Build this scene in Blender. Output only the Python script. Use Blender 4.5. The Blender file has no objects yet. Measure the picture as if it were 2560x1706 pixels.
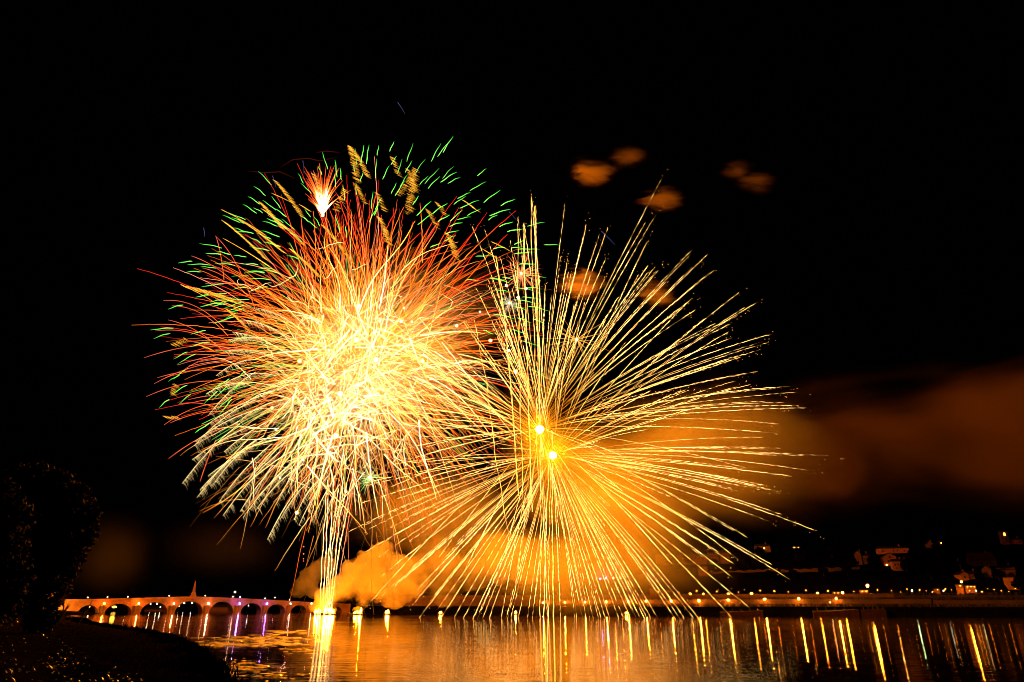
import bpy, math, random
import numpy as np
from mathutils import Vector

S = bpy.context.scene
COL = S.collection
R = math.radians
rnd = random.Random(7)

# ------------------------------------------------------------------ camera, world, render settings
F, PITCH, H = 1705.0, R(21.1), 6.5
cam_d = bpy.data.cameras.new("camera"); cam = bpy.data.objects.new("camera", cam_d); COL.objects.link(cam)
cam.location = (0, 0, H); cam.rotation_euler = (R(90) + PITCH, 0, 0)
cam_d.sensor_width = 36.0; cam_d.lens = F / 2560 * 36; cam_d.clip_start = 0.5; cam_d.clip_end = 6000
S.camera = cam
W = bpy.data.worlds.new("World"); S.world = W; W.use_nodes = True
bg = W.node_tree.nodes["Background"]; bg.inputs[0].default_value = (0.35, 0.12, 0.10, 1); bg.inputs[1].default_value = 0.0008
S.view_settings.view_transform = 'Standard'; S.view_settings.look = 'None'
S.view_settings.exposure = 0.0; S.view_settings.gamma = 1.0
S.render.engine = 'CYCLES'
cy = S.cycles
cy.use_denoising = True; cy.denoiser = 'OPENIMAGEDENOISE'
cy.use_adaptive_sampling = True; cy.adaptive_threshold = 0.015
cy.max_bounces = 4; cy.diffuse_bounces = 1; cy.glossy_bounces = 2; cy.transmission_bounces = 1; cy.volume_bounces = 0
cy.transparent_max_bounces = 6
cy.volume_step_rate = 2.0; cy.volume_max_steps = 96
cy.caustics_reflective = False; cy.caustics_refractive = False
cy.sample_clamp_indirect = 60.0; cy.filter_width = 1.0

CP, SP = math.cos(PITCH), math.sin(PITCH)
def at(px, py, Y):
    a, b = (px - 1280) / F, (py - 853) / F
    dx, dy, dz = a, CP + SP * b, SP - CP * b
    s = Y / dy
    return Vector((dx * s, Y, H + dz * s))
def mpp(px, py, Y):                       # metres per photo pixel at that point
    return Y / (CP + SP * (py - 853) / F) / F
def gy(py):                               # distance of the water surface seen at that row
    b = (py - 853) / F
    return (CP + SP * b) * H / (CP * b - SP)
def ground(px, py): return at(px, py, gy(py))
K = F * (CP + SP * (1511 - 853) / F)      # X / Y = (px - 1280) / K near the horizon

# ------------------------------------------------------------------ materials
def mat(name):
    m = bpy.data.materials.new(name); m.use_nodes = True
    nt = m.node_tree; nt.nodes.clear()
    return m, nt, nt.nodes.new("ShaderNodeOutputMaterial")
def N(nt, t, **kw):
    n = nt.nodes.new(t)
    for k, v in kw.items(): setattr(n, k, v)
    return n
def surf(name, c1, c2, scale=1.0, rough=0.85, bump=0.0, spec=0.3, detail=5):
    m, nt, o = mat(name)
    b = N(nt, "ShaderNodeBsdfPrincipled"); b.inputs["Roughness"].default_value = rough
    b.inputs["Specular IOR Level"].default_value = spec
    tc = N(nt, "ShaderNodeTexCoord"); no = N(nt, "ShaderNodeTexNoise")
    no.inputs["Scale"].default_value = scale; no.inputs["Detail"].default_value = detail
    nt.links.new(tc.outputs["Object"], no.inputs["Vector"])
    r = N(nt, "ShaderNodeValToRGB"); r.color_ramp.elements[0].position = 0.3; r.color_ramp.elements[1].position = 0.7
    r.color_ramp.elements[0].color = (*c1, 1); r.color_ramp.elements[1].color = (*c2, 1)
    nt.links.new(no.outputs["Fac"], r.inputs[0]); nt.links.new(r.outputs[0], b.inputs["Base Color"])
    if bump:
        bp = N(nt, "ShaderNodeBump"); bp.inputs["Strength"].default_value = bump
        nt.links.new(no.outputs["Fac"], bp.inputs["Height"]); nt.links.new(bp.outputs[0], b.inputs["Normal"])
    nt.links.new(b.outputs[0], o.inputs[0])
    return m
def masonry(name, c1, c2, mortar, sx=0.45, sy=0.9):
    m, nt, o = mat(name)
    b = N(nt, "ShaderNodeBsdfPrincipled"); b.inputs["Roughness"].default_value = 0.9
    tc = N(nt, "ShaderNodeTexCoord"); br = N(nt, "ShaderNodeTexBrick")
    mp = N(nt, "ShaderNodeMapping"); mp.inputs["Rotation"].default_value = (R(90), 0, 0)
    nt.links.new(tc.outputs["Object"], mp.inputs[0]); nt.links.new(mp.outputs[0], br.inputs["Vector"])
    br.inputs["Color1"].default_value = (*c1, 1); br.inputs["Color2"].default_value = (*c2, 1); br.inputs["Mortar"].default_value = (*mortar, 1)
    br.inputs["Scale"].default_value = 1.0; br.inputs["Brick Width"].default_value = sy; br.inputs["Row Height"].default_value = sx
    br.inputs["Mortar Size"].default_value = 0.02
    no = N(nt, "ShaderNodeTexNoise"); no.inputs["Scale"].default_value = 0.16; no.inputs["Detail"].default_value = 8; no.inputs["Roughness"].default_value = 0.65
    nt.links.new(tc.outputs["Object"], no.inputs["Vector"])
    mx = N(nt, "ShaderNodeMix", data_type='RGBA', blend_type='MULTIPLY'); mx.inputs[0].default_value = 0.75
    nt.links.new(br.outputs["Color"], mx.inputs[6]); nt.links.new(no.outputs["Color"], mx.inputs[7])
    g = N(nt, "ShaderNodeMix", data_type='RGBA', blend_type='MULTIPLY'); g.inputs[0].default_value = 1.0
    rr = N(nt, "ShaderNodeMapRange"); rr.inputs[1].default_value = 0.3; rr.inputs[2].default_value = 0.7; rr.inputs[3].default_value = 0.35; rr.inputs[4].default_value = 1.25
    nt.links.new(no.outputs["Fac"], rr.inputs[0])
    nt.links.new(br.outputs["Color"], g.inputs[6]); nt.links.new(rr.outputs[0], g.inputs[7])
    nt.links.new(g.outputs[2], b.inputs["Base Color"]); nt.links.new(b.outputs[0], o.inputs[0])
    return m
def glow(name, sampling='NONE'):          # emission read from the mesh's own per-point spark brightness
    m, nt, o = mat(name)
    a = N(nt, "ShaderNodeAttribute", attribute_name="glow"); e = N(nt, "ShaderNodeEmission")
    nt.links.new(a.outputs["Color"], e.inputs[0]); nt.links.new(e.outputs[0], o.inputs[0])
    m.cycles.emission_sampling = sampling
    return m
def lamp_mat(name, col, strength):
    m, nt, o = mat(name)
    e = N(nt, "ShaderNodeEmission"); e.inputs[0].default_value = (*col, 1); e.inputs[1].default_value = strength
    nt.links.new(e.outputs[0], o.inputs[0]); m.cycles.emission_sampling = 'FRONT'
    return m
def math_n(nt, op, a, b=None, clamp=False):
    n = N(nt, "ShaderNodeMath", operation=op); n.use_clamp = clamp
    for i, v in enumerate((a, b)):
        if v is None: continue
        if isinstance(v, (int, float)): n.inputs[i].default_value = v
        else: nt.links.new(v, n.inputs[i])
    return n.outputs[0]
def smoke_mat(name, density, nscale, lo, hi, col=(0.95, 0.85, 0.45), soft=True, stretch=(1, 1, 1), aniso=0.15, detail=4.0, offs=0.0, world=False, edge=1.0, rough=0.55, envw=0.40, warp=0.0):
    m, nt, o = mat(name)
    v = N(nt, "ShaderNodeVolumePrincipled"); v.inputs["Color"].default_value = (*col, 1); v.inputs["Anisotropy"].default_value = aniso
    tc = N(nt, "ShaderNodeTexCoord"); geo = N(nt, "ShaderNodeNewGeometry")
    mp = N(nt, "ShaderNodeMapping"); mp.inputs["Scale"].default_value = stretch; mp.inputs["Location"].default_value = (offs, offs * 0.7, offs * 1.3)
    nt.links.new(geo.outputs["Position"], mp.inputs[0])
    no = N(nt, "ShaderNodeTexNoise"); no.inputs["Scale"].default_value = nscale; no.inputs["Detail"].default_value = detail; no.inputs["Roughness"].default_value = rough; no.inputs["Distortion"].default_value = warp
    nt.links.new(mp.outputs[0], no.inputs["Vector"])
    mr = N(nt, "ShaderNodeMapRange"); mr.interpolation_type = 'SMOOTHSTEP'
    mr.inputs[1].default_value = lo; mr.inputs[2].default_value = hi; mr.inputs[3].default_value = 0.0; mr.inputs[4].default_value = density
    if not soft: nt.links.new(no.outputs["Fac"], mr.inputs[0])
    d = mr.outputs[0]
    if soft:
        ln = N(nt, "ShaderNodeVectorMath", operation='LENGTH'); nt.links.new(tc.outputs["Object"], ln.inputs[0])
        en = N(nt, "ShaderNodeMapRange"); en.interpolation_type = 'SMOOTHSTEP'
        en.inputs[1].default_value = 1.0; en.inputs[2].default_value = 1.0 - edge; en.inputs[3].default_value = 0.0; en.inputs[4].default_value = 1.0
        nt.links.new(ln.outputs["Value"], en.inputs[0])
        fac = math_n(nt, 'ADD', no.outputs["Fac"], math_n(nt, 'MULTIPLY', en.outputs[0], envw))
        nt.links.new(fac, mr.inputs[0])
        d = math_n(nt, 'MULTIPLY', d, en.outputs[0])
    nt.links.new(d, v.inputs["Density"]); nt.links.new(v.outputs[0], o.inputs["Volume"])
    return m

M_TRAIL = glow("spark_light")
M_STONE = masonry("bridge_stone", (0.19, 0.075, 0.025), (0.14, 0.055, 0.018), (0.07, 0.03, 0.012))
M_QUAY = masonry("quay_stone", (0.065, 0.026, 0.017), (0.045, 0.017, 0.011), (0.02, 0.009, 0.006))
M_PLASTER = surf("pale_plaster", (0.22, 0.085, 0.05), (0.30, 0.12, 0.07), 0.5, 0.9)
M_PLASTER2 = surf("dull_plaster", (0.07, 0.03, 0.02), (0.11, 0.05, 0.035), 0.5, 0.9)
M_ROOF = surf("slate_roof", (0.003, 0.003, 0.0035), (0.006, 0.006, 0.0065), 2.0, 0.7)
M_TILE = surf("tile_roof", (0.03, 0.010, 0.006), (0.05, 0.016, 0.009), 1.5, 0.85)
M_DARK = surf("dark_opening", (0.01, 0.01, 0.012), (0.015, 0.014, 0.014), 1.0, 0.4)
M_IRON = surf("dark_iron", (0.015, 0.015, 0.016), (0.025, 0.024, 0.023), 3.0, 0.6)
M_HULL = surf("barge_steel", (0.02, 0.016, 0.014), (0.05, 0.035, 0.028), 0.8, 0.6)
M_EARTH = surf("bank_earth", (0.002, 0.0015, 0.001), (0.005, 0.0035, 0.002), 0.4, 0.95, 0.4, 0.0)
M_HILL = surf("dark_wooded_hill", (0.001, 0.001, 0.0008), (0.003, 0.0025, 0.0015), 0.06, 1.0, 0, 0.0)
M_RAMP = surf("wet_stone", (0.010, 0.0035, 0.002), (0.022, 0.007, 0.004), 0.5, 0.9, 0, 0.1)
M_QUAYTOP = surf("quay_paving", (0.012, 0.006, 0.004), (0.024, 0.011, 0.007), 0.5, 0.9)
M_BARK = surf("bark", (0.006, 0.004, 0.003), (0.012, 0.008, 0.006), 2.0, 0.95)
M_LEAF = surf("tree_leaf", (0.010, 0.004, 0.002), (0.032, 0.013, 0.006), 0.25, 0.75, 0, 0.05)
M_BLADE = surf("bank_leaf", (0.004, 0.0015, 0.0005), (0.012, 0.005, 0.0015), 0.6, 0.28, 0, 0.35)
M_DRY = surf("dry_grass", (0.002, 0.0012, 0.0005), (0.006, 0.003, 0.001), 0.5, 0.9, 0, 0.0)
M_CLOTH = surf("crowd_clothing", (0.002, 0.0015, 0.0015), (0.016, 0.007, 0.005), 1.2, 0.9)
M_WOOD = surf("driftwood", (0.02, 0.014, 0.01), (0.04, 0.03, 0.02), 2.0, 0.9)

# ------------------------------------------------------------------ object helpers
def tag(o, label=None, cat=None, group=None, kind=None):
    if label: o["label"] = label
    if cat: o["category"] = cat
    if group: o["group"] = group
    if kind: o["kind"] = kind
    return o
def empty(name, loc, label, cat, group=None, rz=0.0):
    o = bpy.data.objects.new(name, None); COL.objects.link(o); o.location = loc; o.rotation_euler[2] = rz
    o.empty_display_size = 1.0
    return tag(o, label, cat, group)
def mesh_np(name, V, Fq, m, parent=None, cols=None, smooth=False, loc=None):
    """V (n,3) array, Fq list of faces or (m,k) array"""
    me = bpy.data.meshes.new(name)
    if isinstance(Fq, np.ndarray):
        k = Fq.shape[1]
        me.vertices.add(len(V)); me.vertices.foreach_set("co", np.asarray(V, np.float32).ravel())
        me.loops.add(Fq.size); me.loops.foreach_set("vertex_index", Fq.astype(np.int32).ravel())
        me.polygons.add(len(Fq)); me.polygons.foreach_set("loop_start", np.arange(0, Fq.size, k, dtype=np.int32))
        me.update(calc_edges=True)
    else:
        me.from_pydata([tuple(v) for v in V], [], [tuple(f) for f in Fq])
    if cols is not None:
        ca = me.color_attributes.new("glow", 'FLOAT_COLOR', 'POINT')
        c4 = np.ones((len(V), 4), np.float32); c4[:, :3] = cols; ca.data.foreach_set("color", c4.ravel())
    if smooth: me.polygons.foreach_set("use_smooth", np.ones(len(me.polygons), bool))
    me.materials.append(m)
    o = bpy.data.objects.new(name, me); COL.objects.link(o)
    if parent: o.parent = parent
    if loc is not None: o.location = loc
    return o
class MB:
    def __init__(s): s.v = []; s.f = []
    def add(s, V, Fs):
        b = len(s.v); s.v += [tuple(v) for v in V]; s.f += [tuple(i + b for i in f) for f in Fs]; return s
    def box(s, x0, x1, y0, y1, z0, z1):
        V = [(x0,y0,z0),(x1,y0,z0),(x1,y1,z0),(x0,y1,z0),(x0,y0,z1),(x1,y0,z1),(x1,y1,z1),(x0,y1,z1)]
        return s.add(V, [(0,3,2,1),(4,5,6,7),(0,1,5,4),(1,2,6,5),(2,3,7,6),(3,0,4,7)])
    def lathe(s, prof, n=10, c=(0, 0)):
        V = []; Fs = []
        for (r, z) in prof:
            for k in range(n):
                a = 2 * math.pi * k / n; V.append((c[0] + r * math.cos(a), c[1] + r * math.sin(a), z))
        for i in range(len(prof) - 1):
            for k in range(n):
                Fs.append((i*n+k, i*n+(k+1) % n, (i+1)*n+(k+1) % n, (i+1)*n+k))
        Fs.append(tuple(range(n-1, -1, -1))); Fs.append(tuple((len(prof)-1)*n + k for k in range(n)))
        return s.add(V, Fs)
    def tube(s, pts, rads, n=6):
        pts = [Vector(p) for p in pts]; V = []; Fs = []
        for i, p in enumerate(pts):
            t = (pts[min(i+1, len(pts)-1)] - pts[max(i-1, 0)]).normalized()
            a = t.cross(Vector((0, 0, 1)));  a = a if a.length > 1e-3 else t.cross(Vector((0, 1, 0)))
            a.normalize(); b = t.cross(a)
            for k in range(n):
                an = 2 * math.pi * k / n; V.append(p + (a * math.cos(an) + b * math.sin(an)) * rads[i])
        for i in range(len(pts) - 1):
            for k in range(n): Fs.append((i*n+k, i*n+(k+1) % n, (i+1)*n+(k+1) % n, (i+1)*n+k))
        Fs.append(tuple(range(n-1, -1, -1))); Fs.append(tuple((len(pts)-1)*n + k for k in range(n)))
        return s.add(V, Fs)
    def build(s, name, m, parent=None, smooth=False, loc=None): return mesh_np(name, s.v, s.f, m, parent, None, smooth, loc)
_t = (1 + 5 ** 0.5) / 2
ICO_V = np.array([(-1,_t,0),(1,_t,0),(-1,-_t,0),(1,-_t,0),(0,-1,_t),(0,1,_t),(0,-1,-_t),(0,1,-_t),(_t,0,-1),(_t,0,1),(-_t,0,-1),(-_t,0,1)]) / math.sqrt(1 + _t*_t)
ICO_F = np.array([(0,11,5),(0,5,1),(0,1,7),(0,7,10),(0,10,11),(1,5,9),(5,11,4),(11,10,2),(10,7,6),(7,1,8),(3,9,4),(3,4,2),(3,2,6),(3,6,8),(3,8,9),(4,9,5),(2,4,11),(6,2,10),(8,6,7),(9,8,1)])
def ico(sub=0):
    V = [tuple(v) for v in ICO_V]; Fs = [tuple(f) for f in ICO_F]
    for _ in range(sub):
        cache = {}; out = []
        def mid(a, b):
            k = (min(a, b), max(a, b))
            if k not in cache:
                v = np.array(V[a]) + np.array(V[b]); V.append(tuple(v / np.linalg.norm(v))); cache[k] = len(V) - 1
            return cache[k]
        for a, b, c in Fs:
            x, y, z = mid(a, b), mid(b, c), mid(c, a); out += [(a,x,z),(b,y,x),(c,z,y),(x,y,z)]
        Fs = out
    return np.array(V), np.array(Fs)
ICO1, ICO2 = ico(1), ico(2)
def ball(name, c, r, m, parent=None, ic=ICO1): return mesh_np(name, ic[0] * r, ic[1], m, parent, None, True, c)

# ------------------------------------------------------------------ river, left bank, far bank
def water():
    m, nt, o = mat("river_water")
    b = N(nt, "ShaderNodeBsdfPrincipled"); b.inputs["Base Color"].default_value = (0.004, 0.003, 0.002, 1)
    b.inputs["IOR"].default_value = 1.45; b.inputs["Roughness"].default_value = 0.03; b.inputs["Specular IOR Level"].default_value = 0.6
    geo = N(nt, "ShaderNodeNewGeometry")
    def noise(sx, sy, det, off=0):
        mp = N(nt, "ShaderNodeMapping"); mp.inputs["Scale"].default_value = (sx, sy, 1); mp.inputs["Location"].default_value = (off, off, 0)
        nt.links.new(geo.outputs["Position"], mp.inputs[0])
        n = N(nt, "ShaderNodeTexNoise"); n.inputs["Scale"].default_value = 1.0; n.inputs["Detail"].default_value = det
        nt.links.new(mp.outputs[0], n.inputs["Vector"]); return n.outputs["Fac"]
    fine = noise(0.11, 0.95, 3.0); broad = noise(0.012, 0.03, 3.0, 40)
    # wind-ruffled patches between glassy ones
    patch = N(nt, "ShaderNodeMapRange"); patch.interpolation_type = 'SMOOTHSTEP'
    patch.inputs[1].default_value = 0.42; patch.inputs[2].default_value = 0.68; patch.inputs[3].default_value = 0.6; patch.inputs[4].default_value = 1.0
    nt.links.new(broad, patch.inputs[0])
    h = math_n(nt, 'MULTIPLY', fine, patch.outputs[0])
    # shallow riffle over the gravel near the left bank
    sep = N(nt, "ShaderNodeSeparateXYZ"); nt.links.new(geo.outputs["Position"], sep.inputs[0])
    def blob(cx, cy_, rx, ry):
        a = math_n(nt, 'DIVIDE', math_n(nt, 'SUBTRACT', sep.outputs[0], cx), rx); c = math_n(nt, 'DIVIDE', math_n(nt, 'SUBTRACT', sep.outputs[1], cy_), ry)
        q = math_n(nt, 'ADD', math_n(nt, 'MULTIPLY', a, a), math_n(nt, 'MULTIPLY', c, c))
        return math_n(nt, 'SUBTRACT', 1.0, q, clamp=True)
    p1, p2 = ground(630, 1607), ground(620, 1672)
    bl = math_n(nt, 'MAXIMUM', blob(p1.x, p1.y, 19, 24), blob(p2.x, p2.y, 6.5, 11))
    rn = noise(0.55, 0.32, 5.0, 11)
    th = math_n(nt, 'MULTIPLY', math_n(nt, 'GREATER_THAN', math_n(nt, 'ADD', math_n(nt, 'MULTIPLY', bl, 0.22), rn), 0.70), math_n(nt, 'GREATER_THAN', bl, 0.01))
    rip = noise(1.6, 2.6, 2.0, 3)
    h = math_n(nt, 'ADD', h, math_n(nt, 'MULTIPLY', math_n(nt, 'MULTIPLY', rip, th), 8.0))
    bp = N(nt, "ShaderNodeBump"); bp.inputs["Strength"].default_value = 1.0; bp.inputs["Distance"].default_value = 0.05
    nt.links.new(h, bp.inputs["Height"]); nt.links.new(bp.outputs[0], b.inputs["Normal"])
    rg = math_n(nt, 'ADD', math_n(nt, 'MULTIPLY', patch.outputs[0], 0.014), 0.006)
    nt.links.new(rg, b.inputs["Roughness"])
    nt.links.new(b.outputs[0], o.inputs[0])
    V = np.array([(-1500,-200,0),(1500,-200,0),(1500,2500,0),(-1500,2500,0)], float)
    tag(mesh_np("river", V, [(0,1,2,3)], m), kind="structure")
water()

shore = [(-80, 60), (0, 30), (30, 0)] + [(ground(x, y).y, ground(x, y).x) for x, y in ((575,1706),(545,1660),(505,1625),(455,1602),(400,1586),(306,1573),(225,1559))]
shore += [(380, -222), (430, -262), (560, -312), (640, -360), (2500, -900)]
SHY = np.array([s[0] for s in shore], float); SHX = np.array([s[1] for s in shore], float)
def hnoise(x, y): return np.sin(x*0.21+1.3)*np.cos(y*0.17) + 0.5*np.sin(x*0.53+y*0.41) + 0.25*np.sin(x*1.1-y*0.9+2)
def bank_z(X, Y):
    d = (np.interp(Y, SHY, SHX) - X) * 0.75
    return np.interp(d, [-8, 0, 2, 12, 26, 60, 400], [-1.2, -0.03, 0.35, 1.5, 3.4, 3.9, 6.0]) + np.clip(d / 8, 0, 1) * 0.22 * hnoise(X, Y)
def left_bank():
    ys = np.concatenate([np.linspace(-80, 140, 90), np.linspace(145, 640, 90), np.linspace(660, 1200, 10)])
    ts = np.concatenate([np.linspace(-10, 60, 60), np.linspace(66, 700, 20)])
    Y, T = np.meshgrid(ys, ts, indexing='ij'); X = np.interp(Y, SHY, SHX) - T
    Z = bank_z(X, Y)
    n, k = Y.shape; idx = np.arange(n*k).reshape(n, k)
    Fq = np.stack([idx[:-1,:-1], idx[:-1,1:], idx[1:,1:], idx[1:,:-1]], -1).reshape(-1, 4)[:, ::-1]
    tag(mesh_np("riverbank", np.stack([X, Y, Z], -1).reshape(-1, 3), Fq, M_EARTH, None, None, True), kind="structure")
left_bank()

A2, B2 = np.array((-85.0, 560.0)), np.array((307.0, 440.0))
UB = (B2 - A2) / np.linalg.norm(B2 - A2); NB = np.array((-UB[1], UB[0]))
def bank_s(px, d):                         # distance along the far bank for a photo column
    k = (px - 1280) / K; P = A2 + NB * d
    return (k * P[1] - P[0]) / (UB[0] - k * UB[1])
S_BEND = bank_s(945, 0)
def bank_off(s): return np.clip(S_BEND - np.asarray(s, float), 0, None) * 1.6
def bank_xy(s, d): return A2 + UB * s + NB * d
PROF_D = np.array([-6, 0, 3, 10, 20, 20.5, 28, 28.5, 45], float); PROF_Z = np.array([-1.5, 0.1, 1.6, 5.0, 5.3, 8.8, 9.4, 11.8, 12.2])
def far_z(X, Y):
    P = np.stack([np.asarray(X, float), np.asarray(Y, float)], -1) - A2
    s, d = P @ UB, P @ NB; d = d - bank_off(s)
    z = np.interp(d, PROF_D, PROF_Z)
    hm = np.interp(s, [-100, 0, 120, 220, 300, 380, 520, 900], [1, 6, 16, 30, 42, 52, 62, 70])
    rise = np.clip(d - 45, 0, None) * np.interp(s, [0, 200, 400], [0.12, 0.30, 0.36])
    return z + hm * (1 - np.exp(-rise / np.maximum(hm, 1))) * 1.15 + np.clip((d-45)/20, 0, 1) * 0.8 * hnoise(s * 0.25, d * 0.3)
def far_bank():
    ss = np.linspace(-260, 760, 130); ds = np.concatenate([PROF_D, np.linspace(50, 260, 40), [300, 400, 600]])
    Sg, D = np.meshgrid(ss, ds, indexing='ij')
    P = A2 + Sg[..., None] * UB + (D + bank_off(Sg))[..., None] * NB
    Z = far_z(P[..., 0], P[..., 1]); n, k = Sg.shape; idx = np.arange(n*k).reshape(n, k)
    V = np.concatenate([P, Z[..., None]], -1).reshape(-1, 3)
    def sub(name, a, b, m):
        Fq = np.stack([idx[:-1,a:b-1], idx[1:,a:b-1], idx[1:,a+1:b], idx[:-1,a+1:b]], -1).reshape(-1, 4)
        u, inv = np.unique(Fq, return_inverse=True)
        tag(mesh_np(name, V[u], inv.reshape(-1, 4), m, None, None, True), kind="structure")
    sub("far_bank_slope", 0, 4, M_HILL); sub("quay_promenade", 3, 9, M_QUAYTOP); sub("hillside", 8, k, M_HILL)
far_bank()
def hit(px, py, Y0=470, Y1=900):
    for Y in np.arange(Y0, Y1, 0.5):
        p = at(px, py, Y)
        if far_z(p.x, p.y) >= p.z: return p
    p = at(px, py, 640); return p

# ------------------------------------------------------------------ sparks: thin glowing strands
def strands(paths, sides=3):
    """paths: list of (pts (n,3), rad (n,), col (n,3)) -> V, F, C"""
    Vs, Fs, Cs = [], [], []; base = 0
    for P, rd, c in paths:
        P = np.asarray(P, float); n = len(P)
        T = np.gradient(P, axis=0); T /= np.maximum(np.linalg.norm(T, axis=1, keepdims=True), 1e-9)
        ref = np.array((0.13, 1.0, 0.07)); A = np.cross(T, ref); L = np.linalg.norm(A, axis=1, keepdims=True)
        A = np.where(L < 1e-3, np.array((1.0, 0, 0)), A / np.maximum(L, 1e-9)); B = np.cross(T, A)
        an = np.arange(sides) * 2 * math.pi / sides
        ring = P[:, None] + (A[:, None] * np.cos(an)[None, :, None] + B[:, None] * np.sin(an)[None, :, None]) * np.asarray(rd)[:, None, None]
        Vs.append(ring.reshape(-1, 3)); Cs.append(np.repeat(np.asarray(c, float), sides, 0))
        i = np.arange(n - 1)[:, None] * sides; k = np.arange(sides)[None]; k2 = (k + 1) % sides
        Fs.append((np.stack([i + k, i + k2, i + sides + k2, i + sides + k], -1).reshape(-1, 4)) + base); base += n * sides
    return np.concatenate(Vs), np.concatenate(Fs), np.concatenate(Cs)
def dots(pts, rads, cols):
    V = []; C = []; Fs = []
    O = np.array([(1,0,0),(0,1,0),(-1,0,0),(0,-1,0),(0,0,1),(0,0,-1)], float); OF = np.array([(0,1,4),(1,2,4),(2,3,4),(3,0,4),(1,0,5),(2,1,5),(3,2,5),(0,3,5)])
    for i, (p, r, c) in enumerate(zip(pts, rads, cols)):
        V.append(np.asarray(p) + O * r); C.append(np.tile(c, (6, 1))); Fs.append(OF + i * 6)
    return np.concatenate(V), np.concatenate(Fs), np.concatenate(C)
def ramp(t, stops):
    x = [s[0] for s in stops]; return np.stack([np.interp(t, x, [s[1][k] for s in stops]) for k in range(3)], -1)
def burst_parts(root, groups, part_name, rest_name, limit=100):
    """groups: list of lists of paths; each one a trail of its own up to the limit"""
    c = np.array(root.location)
    def length(g): return sum(float(np.linalg.norm(p[0][-1] - p[0][0])) * float(np.max(p[2])) for p in g)
    order = sorted(groups, key=length, reverse=True)
    for g in order[:limit]:
        V, Fq, C = strands(g); mesh_np(part_name, V - c, Fq, M_TRAIL, root, C)
    if len(order) > limit:
        V, Fq, C = strands([p for g in order[limit:] for p in g])
        tag(mesh_np(rest_name, V - c, Fq, M_TRAIL, root, C), kind="stuff")
nr = np.random.default_rng(11)
def sphere_dir(flat=0.7):
    v = nr.normal(size=3); v /= np.linalg.norm(v); return np.array((v[0], v[1] * flat, v[2]))

# ---- the two golden palm bursts
YG = gy(1546)
CORE_A, CORE_B = np.array(at(1349, 1074, YG)), np.array(at(1382, 1139, YG))
GM = mpp(1365, 1105, YG)
TIPS = [(1329,492),(1340,513),(1295,541),(1310,556),(1413,507),(1403,636),(1418,658),(1428,684),(1520,569),(1500,584),(1654,448),(1641,535),(1614,556),(1618,604),(1513,650),
 (1731,624),(1770,636),(1620,665),(1639,666),(1646,676),(1782,679),(1774,682),(1669,701),(1597,686),(1847,732),(1896,754),(1844,790),(1723,753),(1738,776),(1761,797),(1825,810),
 (1932,835),(1919,857),(1902,874),(1834,844),(1851,894),(1894,929),(1842,952),(1876,962),(1977,966),(1998,980),(1962,1007),(1998,1014),(2017,1020),(1949,1061),(1550,738),(1462,755),
 (1565,855),(1483,930),(1503,943),(1701,857),(1943,1084),(1907,1094),(1951,1121),(1924,1123),(2071,1141),(1945,1140),(2014,1176),(1859,1178),(1911,1214),(1945,1230),(1901,1225),
 (1844,1229),(1646,1171),(1953,1286),(1924,1304),(2035,1326),(1869,1344),(1848,1401),(1930,1413),(1974,1448),(1833,1446),(1783,1413),(1878,1524),(1522,1174),(1495,1081),
 (1042,1476),(1036,1508),(1092,1527),(1110,1398),(863,1334),(914,1380),(921,1324),(945,1394),(952,1443),(904,1530),(953,1492),(977,1472),(986,1467),(1045,1474),(1111,1395),(1083,1273),
 (957,1331),(957,1358),(1180,565),(1212,575),(1250,640),(1275,600),(1220,700),(1190,720),(1160,800),(1240,800),(1280,720),(1120,880),(1090,940),(1060,980),(1040,1040),(1000,1090),
 (980,1130),(960,1165),(930,1190),(1010,1160),(950,1230),(900,1260),(985,1250),(1020,1210),(1060,1120),(1100,1070),(1130,1010),(880,1215),(1010,1020),(1150,930),(1200,880),(1245,905)]
WATER_X = [1049,1101,1135,1159,1182,1194,1206,1223,1253,1265,1269,1277,1296,1318,1331,1369,1401,1437,1442,1456,1465,1474,1483,1496,1503,1513,1524,1546,1558,1575,1590,1612,1617,1626,1643,1688,1700,1709,1733,1747,1830]
def gold_col(t, hot):
    return ramp(t, [(0, (1.0,0.30,0.006)), (0.2, (1.6,0.52,0.014)), (0.42, (5.5,2.7,0.5)), (0.8, (10.0,5.4,1.5)), (1, (5.5,2.6,0.5))]) * hot
gold = {0: [], 1: []}; gold_beads = {0: [], 1: []}
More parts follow.
